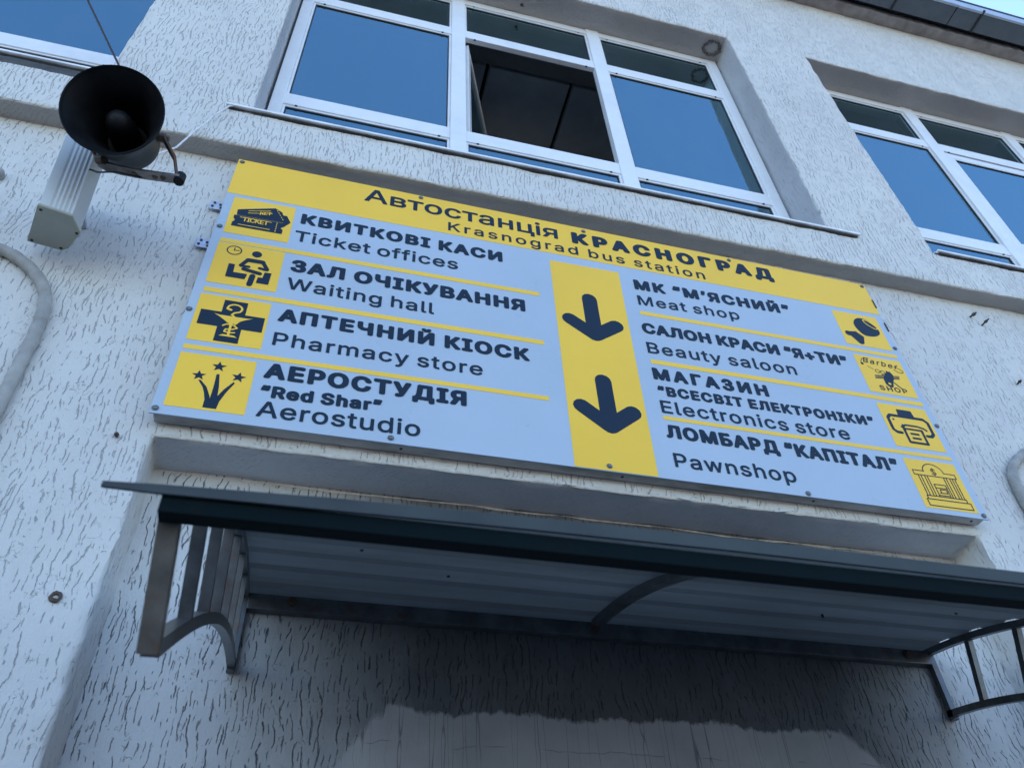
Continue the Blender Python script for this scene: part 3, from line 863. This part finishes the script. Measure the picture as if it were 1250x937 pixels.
# barber
u = Unit(RI[1], Y1)
u.S([(.27, .47), (.80, .54)], .020); u.S([(.265, .435), (.79, .505)], .020); u.S([(.26, .40), (.78, .47)], .022)
u.P((.42, .27), (.46, .21), (.54, .19), (.57, .24), (.60, .33), (.65, .43), (.68, .55), (.64, .64), (.60, .63), (.565, .66), (.55, .60), (.47, .50), (.42, .40))
u.S([(.62, .34), (.73, .20)], .026)
u.S(arcpts(.37, .60, .045, 0, 360, 14), .013); u.S(arcpts(.475, .585, .045, 0, 360, 14), .013); u.S([(.42, .50), (.52, .56)], .014); u.S([(.20, .70), (.30, .64)], .010)
u.D(.105, .755, .030); u.S(curve_pts([(.105, .77), (.12, .86), (.19, .92), (.30, .92)], 5, False), .012)
u.S(curve_pts([(.80, .80), (.90, .76), (.955, .69), (.90, .655), (.82, .68), (.76, .74)], 5, False), .012)
u.done('pictogram', m_navy)
u = Unit(RI[1], Y2); u.P((.47, .27), (.52, .25), (.54, .30), (.49, .32)); u.done('pictogram_line', m_yellow)
# printer
u = Unit(RI[2], Y1)
w = .062
u.S([(.25, .33), (.16, .33), (.10, .39), (.10, .66), (.16, .73), (.84, .73), (.91, .66), (.91, .39), (.85, .33), (.76, .33)], w)
u.S([(.30, .47), (.40, .53), (.64, .53), (.76, .50), (.80, .46)], .04); u.S([(.34, .52), (.34, .40)], .045)
u.S([(.33, .44), (.33, .13), (.69, .13), (.69, .44)], .05); u.S([(.33, .44), (.69, .44)], .04)
u.S([(.42, .335), (.60, .335)], .045, False); u.S([(.42, .235), (.60, .235)], .045, False)
u.P((.34, .735), (.36, .90), (.66, .90), (.68, .735)); u.D(.20, .635, .022)
u.done('pictogram', m_navy)
# bank front
u = Unit(RI[3], Y1)
w = .017
u.S([(.08, .76), (.08, .67), (.90, .67), (.90, .76), (.70, .76)] + arcpts(.49, .76, .20, 0, 180, 14, .17) + [(.30, .76), (.08, .76)], w)
for x in (.15, .20, .27, .32, .64, .69, .76, .81, .86):
    u.S([(x, .67), (x, .25)], w)
u.S([(.38, .25), (.38, .50), (.60, .50), (.60, .25)], w); u.S([(.38, .43), (.60, .43)], w)
u.S([(.42, .33), (.57, .33), (.57, .40), (.45, .40), (.45, .33)], w); u.S([(.39, .28), (.60, .28)], w)
u.S([(.13, .25), (.88, .25), (.88, .18), (.13, .18)], w, True, True); u.S([(.10, .18), (.93, .18), (.93, .05), (.10, .05)], w, True, True)
u.done('pictogram', m_navy)

# ---- lettering
fpath = os.path.join(bpy.utils.system_resource('DATAFILES'), 'fonts', 'Inter.woff2')
try: FONT = bpy.data.fonts.load(fpath)
except Exception: FONT = None
dg = bpy.context.evaluated_depsgraph_get
from mathutils.geometry import delaunay_2d_cdt
_tm = {}
def text_mesh(body, spacing=1.0):
    """letters as flat triangles, built from the font's own outlines; overlapping strokes each get their own fill"""
    key = (body, round(spacing, 4))
    if key in _tm: return _tm[key]
    c = bpy.data.curves.new('lettering', 'FONT'); c.body = body
    if FONT: c.font = FONT
    c.space_character = spacing; c.space_word = 0.62; c.resolution_u = 4; c.size = 1.0
    c.dimensions = '2D'; c.fill_mode = 'NONE'
    o = bpy.data.objects.new('lettering', c); COL.objects.link(o)
    d = dg(); d.update()
    me = bpy.data.meshes.new_from_object(o.evaluated_get(d))
    nb = {}
    for e in me.edges:
        a, b = e.vertices; nb.setdefault(a, []).append(b); nb.setdefault(b, []).append(a)
    co = [v.co.copy() for v in me.vertices]
    bpy.data.meshes.remove(me); bpy.data.objects.remove(o); bpy.data.curves.remove(c)
    seen = set(); loops = []
    for st in sorted(nb):
        if st in seen: continue
        loop = [st]; seen.add(st); cur = st
        while True:
            nx_ = [k for k in nb[cur] if k not in seen]
            if not nx_: break
            # the outline's vertices are numbered in drawing order
            cur = min(nx_) if len(loop) == 1 else nx_[0]; seen.add(cur); loop.append(cur)
        if len(loop) > 2: loops.append([Vector((co[k].x, co[k].y)) for k in loop])
    def area(p): return sum(p[i - 1].x * p[i].y - p[i].x * p[i - 1].y for i in range(len(p))) / 2
    def inside(q, p):
        r = False
        for i in range(len(p)):
            a, b = p[i - 1], p[i]
            if (a.y > q.y) != (b.y > q.y) and q.x < (b.x - a.x) * (q.y - a.y) / (b.y - a.y) + a.x: r = not r
        return r
    # outlines that overlap sideways belong to one letter; fill each letter by winding number
    order = sorted(range(len(loops)), key=lambda i: min(q.x for q in loops[i]))
    letters = []; right = -1e9
    for i in order:
        l, r = min(q.x for q in loops[i]), max(q.x for q in loops[i])
        if l > right - 0.004: letters.append([])
        letters[-1].append(loops[i]); right = max(right, r)
    def wind(q, p):
        w_ = 0
        for i in range(len(p)):
            a, b = p[i - 1], p[i]
            if (a.y > q.y) != (b.y > q.y) and q.x < (b.x - a.x) * (q.y - a.y) / (b.y - a.y) + a.x: w_ += 1 if b.y > a.y else -1
        return w_
    V_, T_, grp = [], [], []
    for gi, polys in enumerate(letters):
        co_, ed_ = [], []
        for p in polys:
            b0_ = len(co_); co_ += p; ed_ += [(b0_ + k, b0_ + (k + 1) % len(p)) for k in range(len(p))]
        vv, _, ff, _, _, _ = delaunay_2d_cdt(co_, ed_, [], 0, 1e-6)
        base = len(V_); V_ += [Vector((q.x, q.y)) for q in vv]; grp += [gi] * len(vv)
        for f in ff:
            if len(f) != 3: continue
            cq = (vv[f[0]] + vv[f[1]] + vv[f[2]]) / 3
            if sum(wind(cq, p) for p in polys) != 0: T_.append(tuple(base + k for k in f))
    xs_ = [q.x for q in V_]; ys_ = [q.y for q in V_]
    _tm[key] = (V_, T_, grp, min(xs_), max(xs_), min(ys_), max(ys_))
    return _tm[key]
_cap = {}
def cap_height():
    r = text_mesh('H'); return r[5], r[6]
def lettering(body, x0, x1, z0, z1, cap, heavy=0.0, kx=1.12, y=Y1, mat=None, slant=0.0, light=0.013):
    """text spanning x0..x1, baseline running z0 -> z1, capitals 'cap' tall; each word one flat print.
    Weight is added by laying the letters round a small circle."""
    w = heavy if heavy else light
    if heavy: body = body.replace('І', 'I'); kx *= 0.90
    lo, hi = cap_height()
    wx, wz = w * (1.15 if heavy else 1.0), w * (0.85 if heavy else 1.0)
    sz = cap / (hi - lo + 2 * wz)
    res = []
    for s in (1.0, 1.2):
        r_ = text_mesh(body, s); res.append(r_[4] - r_[3])
    want = (x1 - x0) / (sz * kx)
    s = 1.0 + 0.2 * (want - res[0]) / max(1e-6, res[1] - res[0])
    s = max(0.90, min(1.5, s))
    VV, TT, grp, a, b, c, d = text_mesh(body, s)
    sx = (x1 - x0) / (b - a + 2 * wx)
    gs = {}
    for i, g in enumerate(grp): gs.setdefault(g, []).append(i)
    isl = sorted(((min(VV[i].x for i in g), max(VV[i].x for i in g), g) for g in gs.values()), key=lambda t: t[0])
    words = []; right = -1e9; gap = 0.62 * 0.27 + 1.0 * (s - 1)
    for l, r, g in isl:
        if l - right > gap: words.append([])
        words[-1] += g; right = max(right, r)
    if len(words) != len(body.split()): words = [list(range(len(VV)))]
    n = 14 if heavy else 8
    shifts = [(0, 0)] + [(cos(2 * pi * (k + .5) / n) * wx, sin(2 * pi * (k + .5) / n) * wz) for k in range(n)]
    if heavy: shifts += [(p * .5, q * .5) for p, q in shifts[1::2]]
    out = []
    for g in words:
        idx = {v: i for i, v in enumerate(g)}
        polys = [[idx[v] for v in p] for p in TT if p[0] in idx]
        V_, F_ = [], []
        for k, (ox, oz) in enumerate(shifts):
            for ti, tri in enumerate(polys):
                base = len(V_)
                for j in tri:
                    i = g[j]
                    X, Yv = VV[i].x + ox, VV[i].y + oz
                    x = x0 + (X - a + wx) * sx; zz = (Yv - lo + wz) * sz
                    x += slant * zz
                    V_.append((x, y - k * 0.00003 - (ti % 9) * 0.000003, z0 + zz + (z1 - z0) * (x - x0) / (x1 - x0)))
                F_.append((base, base + 1, base + 2))
        m2 = bpy.data.meshes.new('lettering'); m2.from_pydata(V_, [], F_)
        out.append(link('lettering', m2, mat or m_navy, sign))
    return out
H = 0.043
lettering('Автостанція', 0.012, 0.690, 3.954, 3.941, 0.074, kx=1.2, light=0.014)
lettering('КРАСНОГРАД', 0.741, 1.532, 3.935, 3.937, 0.066, 0.056, 1.25)
lettering('Krasnograd bus station', 0.298, 1.237, 3.874, 3.864, 0.047, kx=1.15)
lettering('КВИТКОВІ КАСИ', -0.172, 0.482, 3.765, 3.753, 0.053, H, 1.2)
lettering('Ticket offices', -0.180, 0.332, 3.674, 3.672, 0.052)
lettering('ЗАЛ ОЧІКУВАННЯ', -0.171, 0.547, 3.528, 3.522, 0.055, H, 1.2)
lettering('Waiting hall', -0.171, 0.260, 3.448, 3.440, 0.050)
lettering('АПТЕЧНИЙ КІОСК', -0.174, 0.548, 3.308, 3.302, 0.053, H, 1.2)
lettering('Pharmacy store', -0.174, 0.404, 3.213, 3.214, 0.050)
lettering('АЕРОСТУДІЯ', -0.177, 0.357, 3.090, 3.089, 0.055, H, 1.2)
lettering('“Red Shar”', -0.176, 0.131, 3.024, 3.028, 0.041, H, 1.2)
lettering('Aerostudio', -0.174, 0.234, 2.959, 2.961, 0.052)
lettering('МК “М’ЯСНИЙ”', 0.945, 1.543, 3.736, 3.748, 0.052, H, 1.2)
lettering('Meat shop', 0.946, 1.322, 3.656, 3.668, 0.048)
lettering('САЛОН КРАСИ “Я+ТИ”', 0.938, 1.694, 3.516, 3.519, 0.050, H, 1.15)
lettering('Beauty saloon', 0.940, 1.468, 3.424, 3.433, 0.050)
lettering('МАГАЗИН', 0.939, 1.330, 3.309, 3.309, 0.050, H, 1.2)
lettering('“ВСЕСВІТ ЕЛЕКТРОНІКИ”', 0.943, 1.688, 3.243, 3.250, 0.040, H, 1.15)
lettering('Electronics store', 0.941, 1.570, 3.173, 3.173, 0.050)
lettering('ЛОМБАРД “КАПІТАЛ”', 0.939, 1.703, 3.078, 3.070, 0.050, H, 1.15)
lettering('Pawnshop', 0.944, 1.321, 2.973, 2.973, 0.050)
lettering('TICKET', -0.341, -0.264, 3.722, 3.722, 0.021, 0.02, 1.1, Y3, m_yellow)
lettering('KET', -0.296, -0.262, 3.768, 3.776, 0.016, 0.02, 1.1, Y3, m_yellow)
lettering('Barber', 1.760, 1.892, 3.556, 3.546, 0.026, 0, 1.0, Y1, m_navy, 0.35, 0.012)
lettering('SHOP', 1.778, 1.885, 3.428, 3.428, 0.022, 0, 1.2, Y1, m_navy, 0.0, 0.02)
lettering('$', 1.815, 1.832, 3.076, 3.076, 0.024, 0, 1.0, Y1, m_navy, 0.0, 0.004)

# ---- screws and fixing plates
def make_screw(x, z, dark=False):
    bm = bmesh.new()
    lathe(bm, (x, -0.0008, z), (0, -1, 0), [(0, 0.0085), (0.001, 0.0085), (0.0012, 0.0062), (0.004, 0.0055), (0.0052, 0.003), (0.0045, 0.0018), (0.0032, 0.0)], 12)
    return from_bm('screw', bm, m_zinc, sign, True, 40)
for x, z in ((-0.396, 4.040), (-0.398, 3.681), (-0.403, 3.302), (-0.402, 2.944), (0.160, 2.945), (0.747, 2.945), (1.343, 2.939), (1.931, 2.940),
             (1.934, 3.294), (1.931, 3.661), (1.930, 4.008), (0.201, 4.033), (0.791, 4.018), (1.364, 4.012)):
    make_screw(x, z)
for z in (3.823, 3.627):
    bm = bmesh.new(); box(bm, -0.455, -0.402, 0.030, 0.033, z - 0.020, z + 0.020, 0.001)
    p = from_bm('fixing_plate', bm, m_plate, sign)
    for dx, dz in ((-0.010, 0.010), (-0.014, -0.008), (0.008, 0.004), (0.012, -0.012)):
        bm = bmesh.new(); tube(bm, [(-0.432 + dx, 0.0305, z + dz), (-0.432 + dx, 0.0275, z + dz)], 0.0042, 10)
        from_bm('plate_screw', bm, m_gasket, p)
for x, z in ((1.9475, 3.905), (1.9475, 3.775)):
    bm = bmesh.new(); bar(bm, [(x - 0.004, -0.0022, z - 0.022), (x - 0.004, -0.0022, z + 0.024)], 0.004, 0.003)
    from_bm('strap', bm, m_gasket, sign)

# ------------------------------------------------------------------ the canopy
can = thing('entrance_canopy', 'grey steel tube canopy with arched ribbed metal sheet roof over the doorway recess', 'canopy', (0.77, YR, 2.38))
def zr(y): t = 0.178 - y; return 2.578 - 0.13 * t - 0.31 * t * t
YE = -0.93
CY = [0.01, -0.145, -0.30, -0.455, -0.61, -0.765]
def below(y, d):
    """point d below the arch, square to it"""
    sl = 0.13 + 0.62 * (0.178 - y); l = math.hypot(1, sl)
    return (y + sl / l * d, zr(y) - d / l)
def dd(y): return 0.172 - 0.042 * ((0.178 - y) / 1.108) ** 3
def arc(x, d, y0=0.176, y1=YE, n=26):
    out = []
    for k in range(n + 1):
        y = y0 + (y1 - y0) * k / n
        yy, zz = below(y, d(y) if callable(d) else d); out.append((x, min(yy, 0.176), zz))
    return out
T = 0.0165
FRX, RRX = -0.125, 1.680
def side_bracket(x):
    fr = bpy.data.objects.new('side_bracket', None); COL.objects.link(fr); fr.parent = can
    fr.location = Vector((x, YR, 2.4)) - can.location
    bm = bmesh.new(); bar(bm, arc(x, T / 2), T, T); from_bm('top_rail', bm, m_tube, fr, True, 35)
    bm = bmesh.new(); bar(bm, arc(x, dd, 0.150), T, T); from_bm('curved_rail', bm, m_tube, fr, True, 35)
    for y in CY:
        bm = bmesh.new(); bar(bm, [(x, *below(y, T + 0.0005)), (x, *below(y, dd(y) - T / 2 + 0.001))], T * 0.92, T * 0.92, Vector((1, 0, 0)))
        from_bm('upright_bar', bm, m_tube, fr)
    bm = bmesh.new(); bar(bm, [(x, 0.164, zr(0.165) - T), (x, 0.164, zr(0.165) - 0.19)], T, T); from_bm('wall_post', bm, m_tube, fr)
    # open-ended front post, square to the arch
    (ya, za_), (yb, zb_) = below(YE, 0.012), below(YE, 0.139)
    top = Vector((x, ya - 0.010, za_)); bot = Vector((x, yb - 0.012, zb_)); d = (bot - top).normalized()
    sx = Vector((1, 0, 0)); sy = d.cross(sx); h = T / 2 + 0.0008
    def ring(p, k): return [bm.verts.new(p + sx * a * h * k + sy * b * h * k) for a, b in ((-1, -1), (1, -1), (1, 1), (-1, 1))]
    bm = bmesh.new()
    o_, t_, i_, j_ = ring(bot, 1), ring(top, 1), ring(bot, 0.74), ring(bot - d * 0.05, 0.74)
    for k in range(4):
        k2 = (k + 1) % 4
        bm.faces.new((o_[k], o_[k2], t_[k2], t_[k])); bm.faces.new((o_[k], i_[k], i_[k2], o_[k2])); bm.faces.new((i_[k], j_[k], j_[k2], i_[k2]))
    bm.faces.new(t_); bm.faces.new(j_)
    bmesh.ops.recalc_face_normals(bm, faces=bm.faces[:])
    from_bm('front_post', bm, m_tube_old, fr)
    return fr
side_bracket(FRX); side_bracket(RRX)
bm = bmesh.new(); box(bm, FRX - T / 2, RRX + T / 2, -0.9535, -0.9355, 2.0275, 2.0465, 0.0015)
from_bm('front_beam', bm, m_beam, can)
bm = bmesh.new(); box(bm, FRX + T / 2, RRX - T / 2, 0.152, 0.176, 2.530, 2.568, 0.002)
from_bm('wall_beam', bm, m_tube, can)
bm = bmesh.new(); bar(bm, [(x, y, z) for x, y, z in arc(0.715, T / 2 + 0.003, 0.15, -0.925)], 0.026, T); from_bm('middle_rafter', bm, m_tube, can, True, 35)
for x in (-0.02, 0.71, 1.60):
    bm = bmesh.new(); lathe(bm, (x, 0.150, 2.552), (0, -1, 0), [(0, 0.012), (0.004, 0.012), (0.005, 0.009), (0.010, 0.009), (0.011, 0)], 6)
    from_bm('beam_bolt', bm, m_rusty, can)
# ribbed sheet: trapezoid ribs running along the canopy
prof = []
y = 0.176; pitch = 0.115; hr = 0.007
while y > -0.952:
    for dy, hh in ((0, 0), (0.045, 0), (0.060, hr), (0.095, hr), (0.110, 0)):
        yy = y - dy
        if yy < -0.952: break
        prof.append((yy, zr(yy) + hh + 0.002))
    y -= pitch
prof = [(yy, max(zz, 2.0615 + (yy + 0.93) * 0.05)) if yy < -0.90 else (yy, zz) for yy, zz in prof]
prof.append((-0.952, 2.0612))
bm = bmesh.new()
for th in (0.0, 0.0012):
    pass
SX0, SX1 = -0.134, 1.689
nx = 26
rows = []
for (yy, zz) in prof:
    row = []
    for i in range(nx + 1):
        x = SX0 + (SX1 - SX0) * i / nx
        wav = 0.0025 * noise.noise(Vector((x * 2.3, yy * 3, 1)))
        k_ = max(0.0, min(1.0, (-0.84 - yy) / 0.08))
        wav = wav * (1 - k_) - k_ * (0.004 + 0.007 * max(0.0, min(1.0, (0.25 - x) / 0.35)))
        row.append(bm.verts.new((x, yy, zz + wav)))
    rows.append(row)
for a, b in zip(rows, rows[1:]):
    for i in range(nx): bm.faces.new((a[i], a[i + 1], b[i + 1], b[i]))
bmesh.ops.solidify(bm, geom=bm.faces[:], thickness=0.0012)
rs = from_bm('roof_sheet', bm, m_sheet, can)
for x, y in ((0.30, -0.06), (1.02, -0.30), (1.24, -0.02), (0.10, -0.20), (0.55, -0.38), (1.50, -0.16)):
    bm = bmesh.new(); tube(bm, [(x, y, zr(y) - 0.0015), (x, y, zr(y) + 0.006)], 0.0032, 8)
    from_bm('sheet_screw', bm, m_gasket, rs)
# folded lip along the front edge of the sheet
LT = [(-0.183, 2.0495, 2.0440), (-0.134, 2.0525, 2.0430), (0.010, 2.0584, 2.0447), (0.20, 2.0619, 2.0476), (0.43, 2.0642, 2.0489), (0.79, 2.0627, 2.0471), (1.20, 2.0640, 2.0485), (1.752, 2.0625, 2.0475)]
bm = bmesh.new(); rings = []
for i, (x, zt_, zb_) in enumerate(LT):
    rings.append([bm.verts.new(p) for p in ((x, -0.9585, zt_), (x, -0.9555, zt_), (x, -0.9555, zb_), (x, -0.9585, zb_))])
for a, b in zip(rings, rings[1:]):
    for k in range(4): bm.faces.new((a[k], a[(k + 1) % 4], b[(k + 1) % 4], b[k]))
bm.faces.new(rings[0]); bm.faces.new(rings[-1])
bmesh.ops.recalc_face_normals(bm, faces=bm.faces[:])
from_bm('front_flashing', bm, m_lip, can)

# ------------------------------------------------------------------ horn loudspeaker
horn = thing('horn_speaker', 'black round horn loudspeaker facing out and down, on rusty bracket beside the sign', 'loudspeaker', (-0.684, YL, 3.80))
A = Vector((0.018, 0.849, 0.527)).normalized(); M0 = Vector((-0.643, -0.378, 3.588)); R0 = 0.134; KR = 0.915
bm = bmesh.new()
prof = [(0.006, R0 - 0.004), (0.0, R0 - 0.002), (-0.003, R0 + 0.001), (0.0, R0 + 0.003), (0.006, R0 + 0.001), (0.02, 0.126), (0.045, 0.115), (0.08, 0.105), (0.12, 0.098), (0.155, 0.092), (0.183, 0.088), (0.199, 0.079), (0.206, 0.056), (0.208, 0.047), (0.246, 0.045), (0.254, 0.038), (0.256, 0.0)]
lathe(bm, M0, A, [(t, r * KR) for t, r in prof], 64)
from_bm('horn_body', bm, m_horn, horn, True, 50)
bm = bmesh.new()
lathe(bm, M0, A, [(t, r * KR) for t, r in [(0.006, R0 - 0.004), (0.02, 0.120), (0.05, 0.100), (0.09, 0.080), (0.13, 0.066), (0.16, 0.060), (0.172, 0.056), (0.176, 0.0)]], 64)
from_bm('horn_flare', bm, m_horn, horn, True, 60)
bm = bmesh.new()
lathe(bm, M0, A, [(t, r * 0.86) for t, r in [(0.036, 0.0), (0.037, 0.011), (0.042, 0.024), (0.051, 0.033), (0.069, 0.039), (0.096, 0.043), (0.13, 0.045), (0.17, 0.046)]], 48)
from_bm('reflex_cone', bm, m_horn, horn, True, 60)
s = Vector((1, 0, 0)); s = (s - A * s.dot(A)).normalized()
Cc = M0 + A * 0.108
pr = Cc + s * 0.100; pl = Cc - s * 0.100
b0 = Vector((-0.658, -0.216, 3.565)); b1 = Vector((-0.481, -0.237, 3.543))
bm = bmesh.new(); bar(bm, [pr + s * 0.004, pr + (b1 - pr) * 0.5 + Vector((0.012, 0, 0.004)), b1], 0.006, 0.022, Vector((1, 0, 0.5)))
from_bm('bracket_arm', bm, m_rusty, horn)
bm = bmesh.new(); bar(bm, [b1 + Vector((0.008, 0, 0)), b1 + (b0 - b1) * 0.5 + Vector((0, 0, -0.004)), b0 + Vector((0.03, 0, 0)), b0 + Vector((-0.012, 0.004, 0.010)), b0 + Vector((-0.04, 0.01, 0.034))], 0.030, 0.007, Vector((0, 1, 0.2)))
from_bm('bracket_bar', bm, m_worn, horn)
bm = bmesh.new(); bar(bm, [b0 + Vector((-0.040, -0.004, 0.030)), b0 + Vector((-0.062, -0.030, 0.050)), pl - s * 0.012 - A * 0.02], 0.006, 0.022, Vector((1, 0, 0.5)))
from_bm('bracket_arm', bm, m_rusty, horn)
bm = bmesh.new(); tube(bm, [b0 + Vector((-0.030, -0.012, 0.010)), b0 + Vector((-0.012, -0.020, 0.004))], 0.013, 10)
from_bm('clamp_bolt', bm, m_rusty, horn)
bm = bmesh.new(); lathe(bm, b1 + Vector((0.006, 0, -0.012)), (0, 0, 1), [(0, 0), (0, 0.014), (0.03, 0.014), (0.032, 0.009), (0.036, 0.0)], 14)
from_bm('clamp_bolt', bm, m_horn, horn, True, 40)
bm = bmesh.new(); lathe(bm, pr - s * 0.01, s, [(0, 0), (0, 0.013), (0.018, 0.013), (0.019, 0.009), (0.028, 0.008), (0.029, 0)], 10)
from_bm('pivot_bolt', bm, m_rusty, horn)
for f in (0.2, 0.32, 0.62):
    q = b1 + (b0 - b1) * f
    bm = bmesh.new(); lathe(bm, q + Vector((0, 0, -0.002)), (0, -0.15, -1), [(0, 0.008), (0.005, 0.008), (0.006, 0)], 6)
    from_bm('bar_bolt', bm, m_rusty, horn)
bm = bmesh.new(); tube(bm, [b0 + Vector((0.12, 0.0, -0.003)), b0 + Vector((0.08, 0.0, -0.016)), b0 + Vector((0.02, 0, -0.012)), b0 + Vector((-0.03, 0.02, 0.0)), b0 + Vector((-0.075, 0.05, 0.05))], 0.0028, 6)
from_bm('loop_wire', bm, m_cable, horn, True)

# black lead to the roof and thin white wire to the window
bm = bmesh.new()
pts = [(-0.66, -0.20, 3.74), (-0.700, -0.35, 3.855), (-0.715, -0.42, 3.86), (-0.570, -0.8, 3.27), (-0.4275, -1.0, 2.8525)]
c0 = Vector((-0.672, -0.40, 3.765)); c1 = Vector((-0.78, -0.8, 3.95))
pts = [(-0.645, -0.20, 3.73), (-0.66, -0.235, 3.80), (-0.745, -0.27, 4.000), (-0.885, -0.36, 4.200), (-1.10, -0.50, 4.50), (-1.60, -0.85, 5.20), (-3.0, -1.8, 7.0)]
tube(bm, pts, 0.0032, 8)
tag(from_bm('speaker_cable', bm, m_cable, None, True), 'thin black cable running up from the horn loudspeaker across the left window', 'cable')
bm = bmesh.new()
wp = [(-0.478, -0.036, 4.318), (-0.486, -0.045, 4.300), (-0.505, -0.048, 4.245), (-0.519, -0.05, 4.215), (-0.533, -0.052, 4.150), (-0.549, -0.06, 4.087), (-0.562, -0.07, 4.01), (-0.576, -0.08, 3.93), (-0.590, -0.12, 3.83), (-0.60, -0.16, 3.74)]
tube(bm, wp, 0.0030, 8)
tag(from_bm('thin_wire', bm, m_wire, None, True), 'thin white wire sagging from the window sill end to the horn loudspeaker', 'wire')

# ------------------------------------------------------------------ column box under the horn
colb = thing('column_speaker', 'silver ribbed aluminium column housing with beige end cap, hanging under the black horn', 'loudspeaker', (-0.775, YL, 3.446))
ax = Vector((0, -0.077, 0.286)).normalized()
cap_pts = [Vector(p) for p in ((-0.794, -0.164, 3.423), (-0.717, -0.142, 3.429), (-0.709, -0.076, 3.447), (-0.755, 0.004, 3.469), (-0.774, 0.017, 3.472), (-0.857, -0.001, 3.467))]
cen = sum(cap_pts, Vector()) / 6
def loop_shape(scale=1.0): return [cen + (p - cen) * scale for p in cap_pts]
ribbed = []
P = loop_shape(0.965)
for i in range(6):
    a, b = P[i], P[(i + 1) % 6]
    if i == 0:
        nrm = (b - a).cross(ax).normalized()
        if nrm.dot(a - cen) < 0: nrm = -nrm
        nseg = 28
        for k in range(nseg):
            t = k / nseg; d = 0.0
            if t > 0.30: d = 0.0006 * (1 + cos((t - 0.30) / 0.70 * 5 * 2 * pi)) - 0.0012
            ribbed.append(a + (b - a) * t + nrm * d)
    else: ribbed.append(a)
bm = bmesh.new(); n = len(ribbed)
ra = [bm.verts.new(p + ax * 0.004) for p in ribbed]; rb = [bm.verts.new(p + ax * 0.255) for p in ribbed]
for k in range(n): bm.faces.new((ra[k], ra[(k + 1) % n], rb[(k + 1) % n], rb[k]))
bm.faces.new(ra); bm.faces.new(rb)
bmesh.ops.recalc_face_normals(bm, faces=bm.faces[:])
from_bm('housing', bm, m_alu, colb, True, 25)
bm = bmesh.new()
va = [bm.verts.new(p) for p in loop_shape(1.0)]; vb = [bm.verts.new(p + ax * 0.009) for p in loop_shape(1.0)]
for k in range(6): bm.faces.new((va[k], va[(k + 1) % 6], vb[(k + 1) % 6], vb[k]))
bm.faces.new(va); bm.faces.new(vb)
bmesh.ops.recalc_face_normals(bm, faces=bm.faces[:])
bmesh.ops.bevel(bm, geom=bm.edges[:], offset=0.0015, segments=2, affect='EDGES')
endcap = from_bm('end_cap', bm, m_cap, colb)
for i in (0, 2, 4, 5):
    p = cen + (cap_pts[i] - cen) * 0.84
    bm = bmesh.new(); lathe(bm, p, -ax, [(-0.001, 0.004), (0.002, 0.004), (0.003, 0.0025), (0.0025, 0)], 10)
    from_bm('cap_screw', bm, m_gasket, endcap)
bm = bmesh.new()
for t_ in (0.15,):
    p_ = cen + ax * t_; box(bm, p_.x - 0.012, p_.x + 0.012, p_.y + 0.03, YL, p_.z + 0.02, p_.z + 0.03)
from_bm('wall_bracket', bm, m_plate, colb)

# ------------------------------------------------------------------ taped conduits on the wall
def smooth_path(pts, n=6):
    P = [Vector(p) for p in pts]; out = []
    for i in range(len(P) - 1):
        p0 = P[max(i - 1, 0)]; p1 = P[i]; p2 = P[i + 1]; p3 = P[min(i + 2, len(P) - 1)]
        for k in range(n):
            t = k / n
            out.append(0.5 * ((2 * p1) + (-p0 + p2) * t + (2 * p0 - 5 * p1 + 4 * p2 - p3) * t * t + (-p0 + 3 * p1 - 3 * p2 + p3) * t ** 3))
    out.append(P[-1]); return out
def conduit(pts, label, r=0.0155):
    path = smooth_path([(x, 0.028, z) for x, z in pts], 14)
    bm = bmesh.new()
    acc = 0; radii = []
    for i, p in enumerate(path):
        if i: acc += (p - path[i - 1]).length
        radii.append(r + 0.0012 * (1 if (acc % 0.052) < 0.026 else 0) + 0.0006 * noise.noise(p * 40))
    tube(bm, path, r, 14, True, radii)
    return tag(from_bm('wall_conduit', bm, m_conduit, None, True), label, 'conduit', 'taped conduits on the wall')
conduit([(-1.35, 3.46), (-1.10, 3.468), (-0.99, 3.463), (-0.922, 3.450), (-0.876, 3.430), (-0.817, 3.383), (-0.768, 3.314), (-0.746, 3.231), (-0.739, 3.139), (-0.738, 3.069), (-0.737, 2.993), (-0.737, 2.926), (-0.737, 2.60), (-0.737, 2.2), (-0.737, 1.2)],
        'grey taped conduit bending down the wall left of the sign')
conduit([(2.75, 3.31), (2.45, 3.30), (2.32, 3.275), (2.235, 3.225), (2.178, 3.160), (2.160, 3.08), (2.158, 3.00), (2.158, 2.6), (2.158, 1.2)],
        'grey taped conduit bending down the wall right of the sign')
bm = bmesh.new(); lathe(bm, (-1.052, YL, 3.787), (0, -1, 0), [(0, 0.022), (0.02, 0.022), (0.026, 0.016), (0.03, 0.0)], 16)
tag(from_bm('cable_outlet', bm, m_conduit, None, True), 'small grey cable outlet on the wall at the left edge', 'outlet')
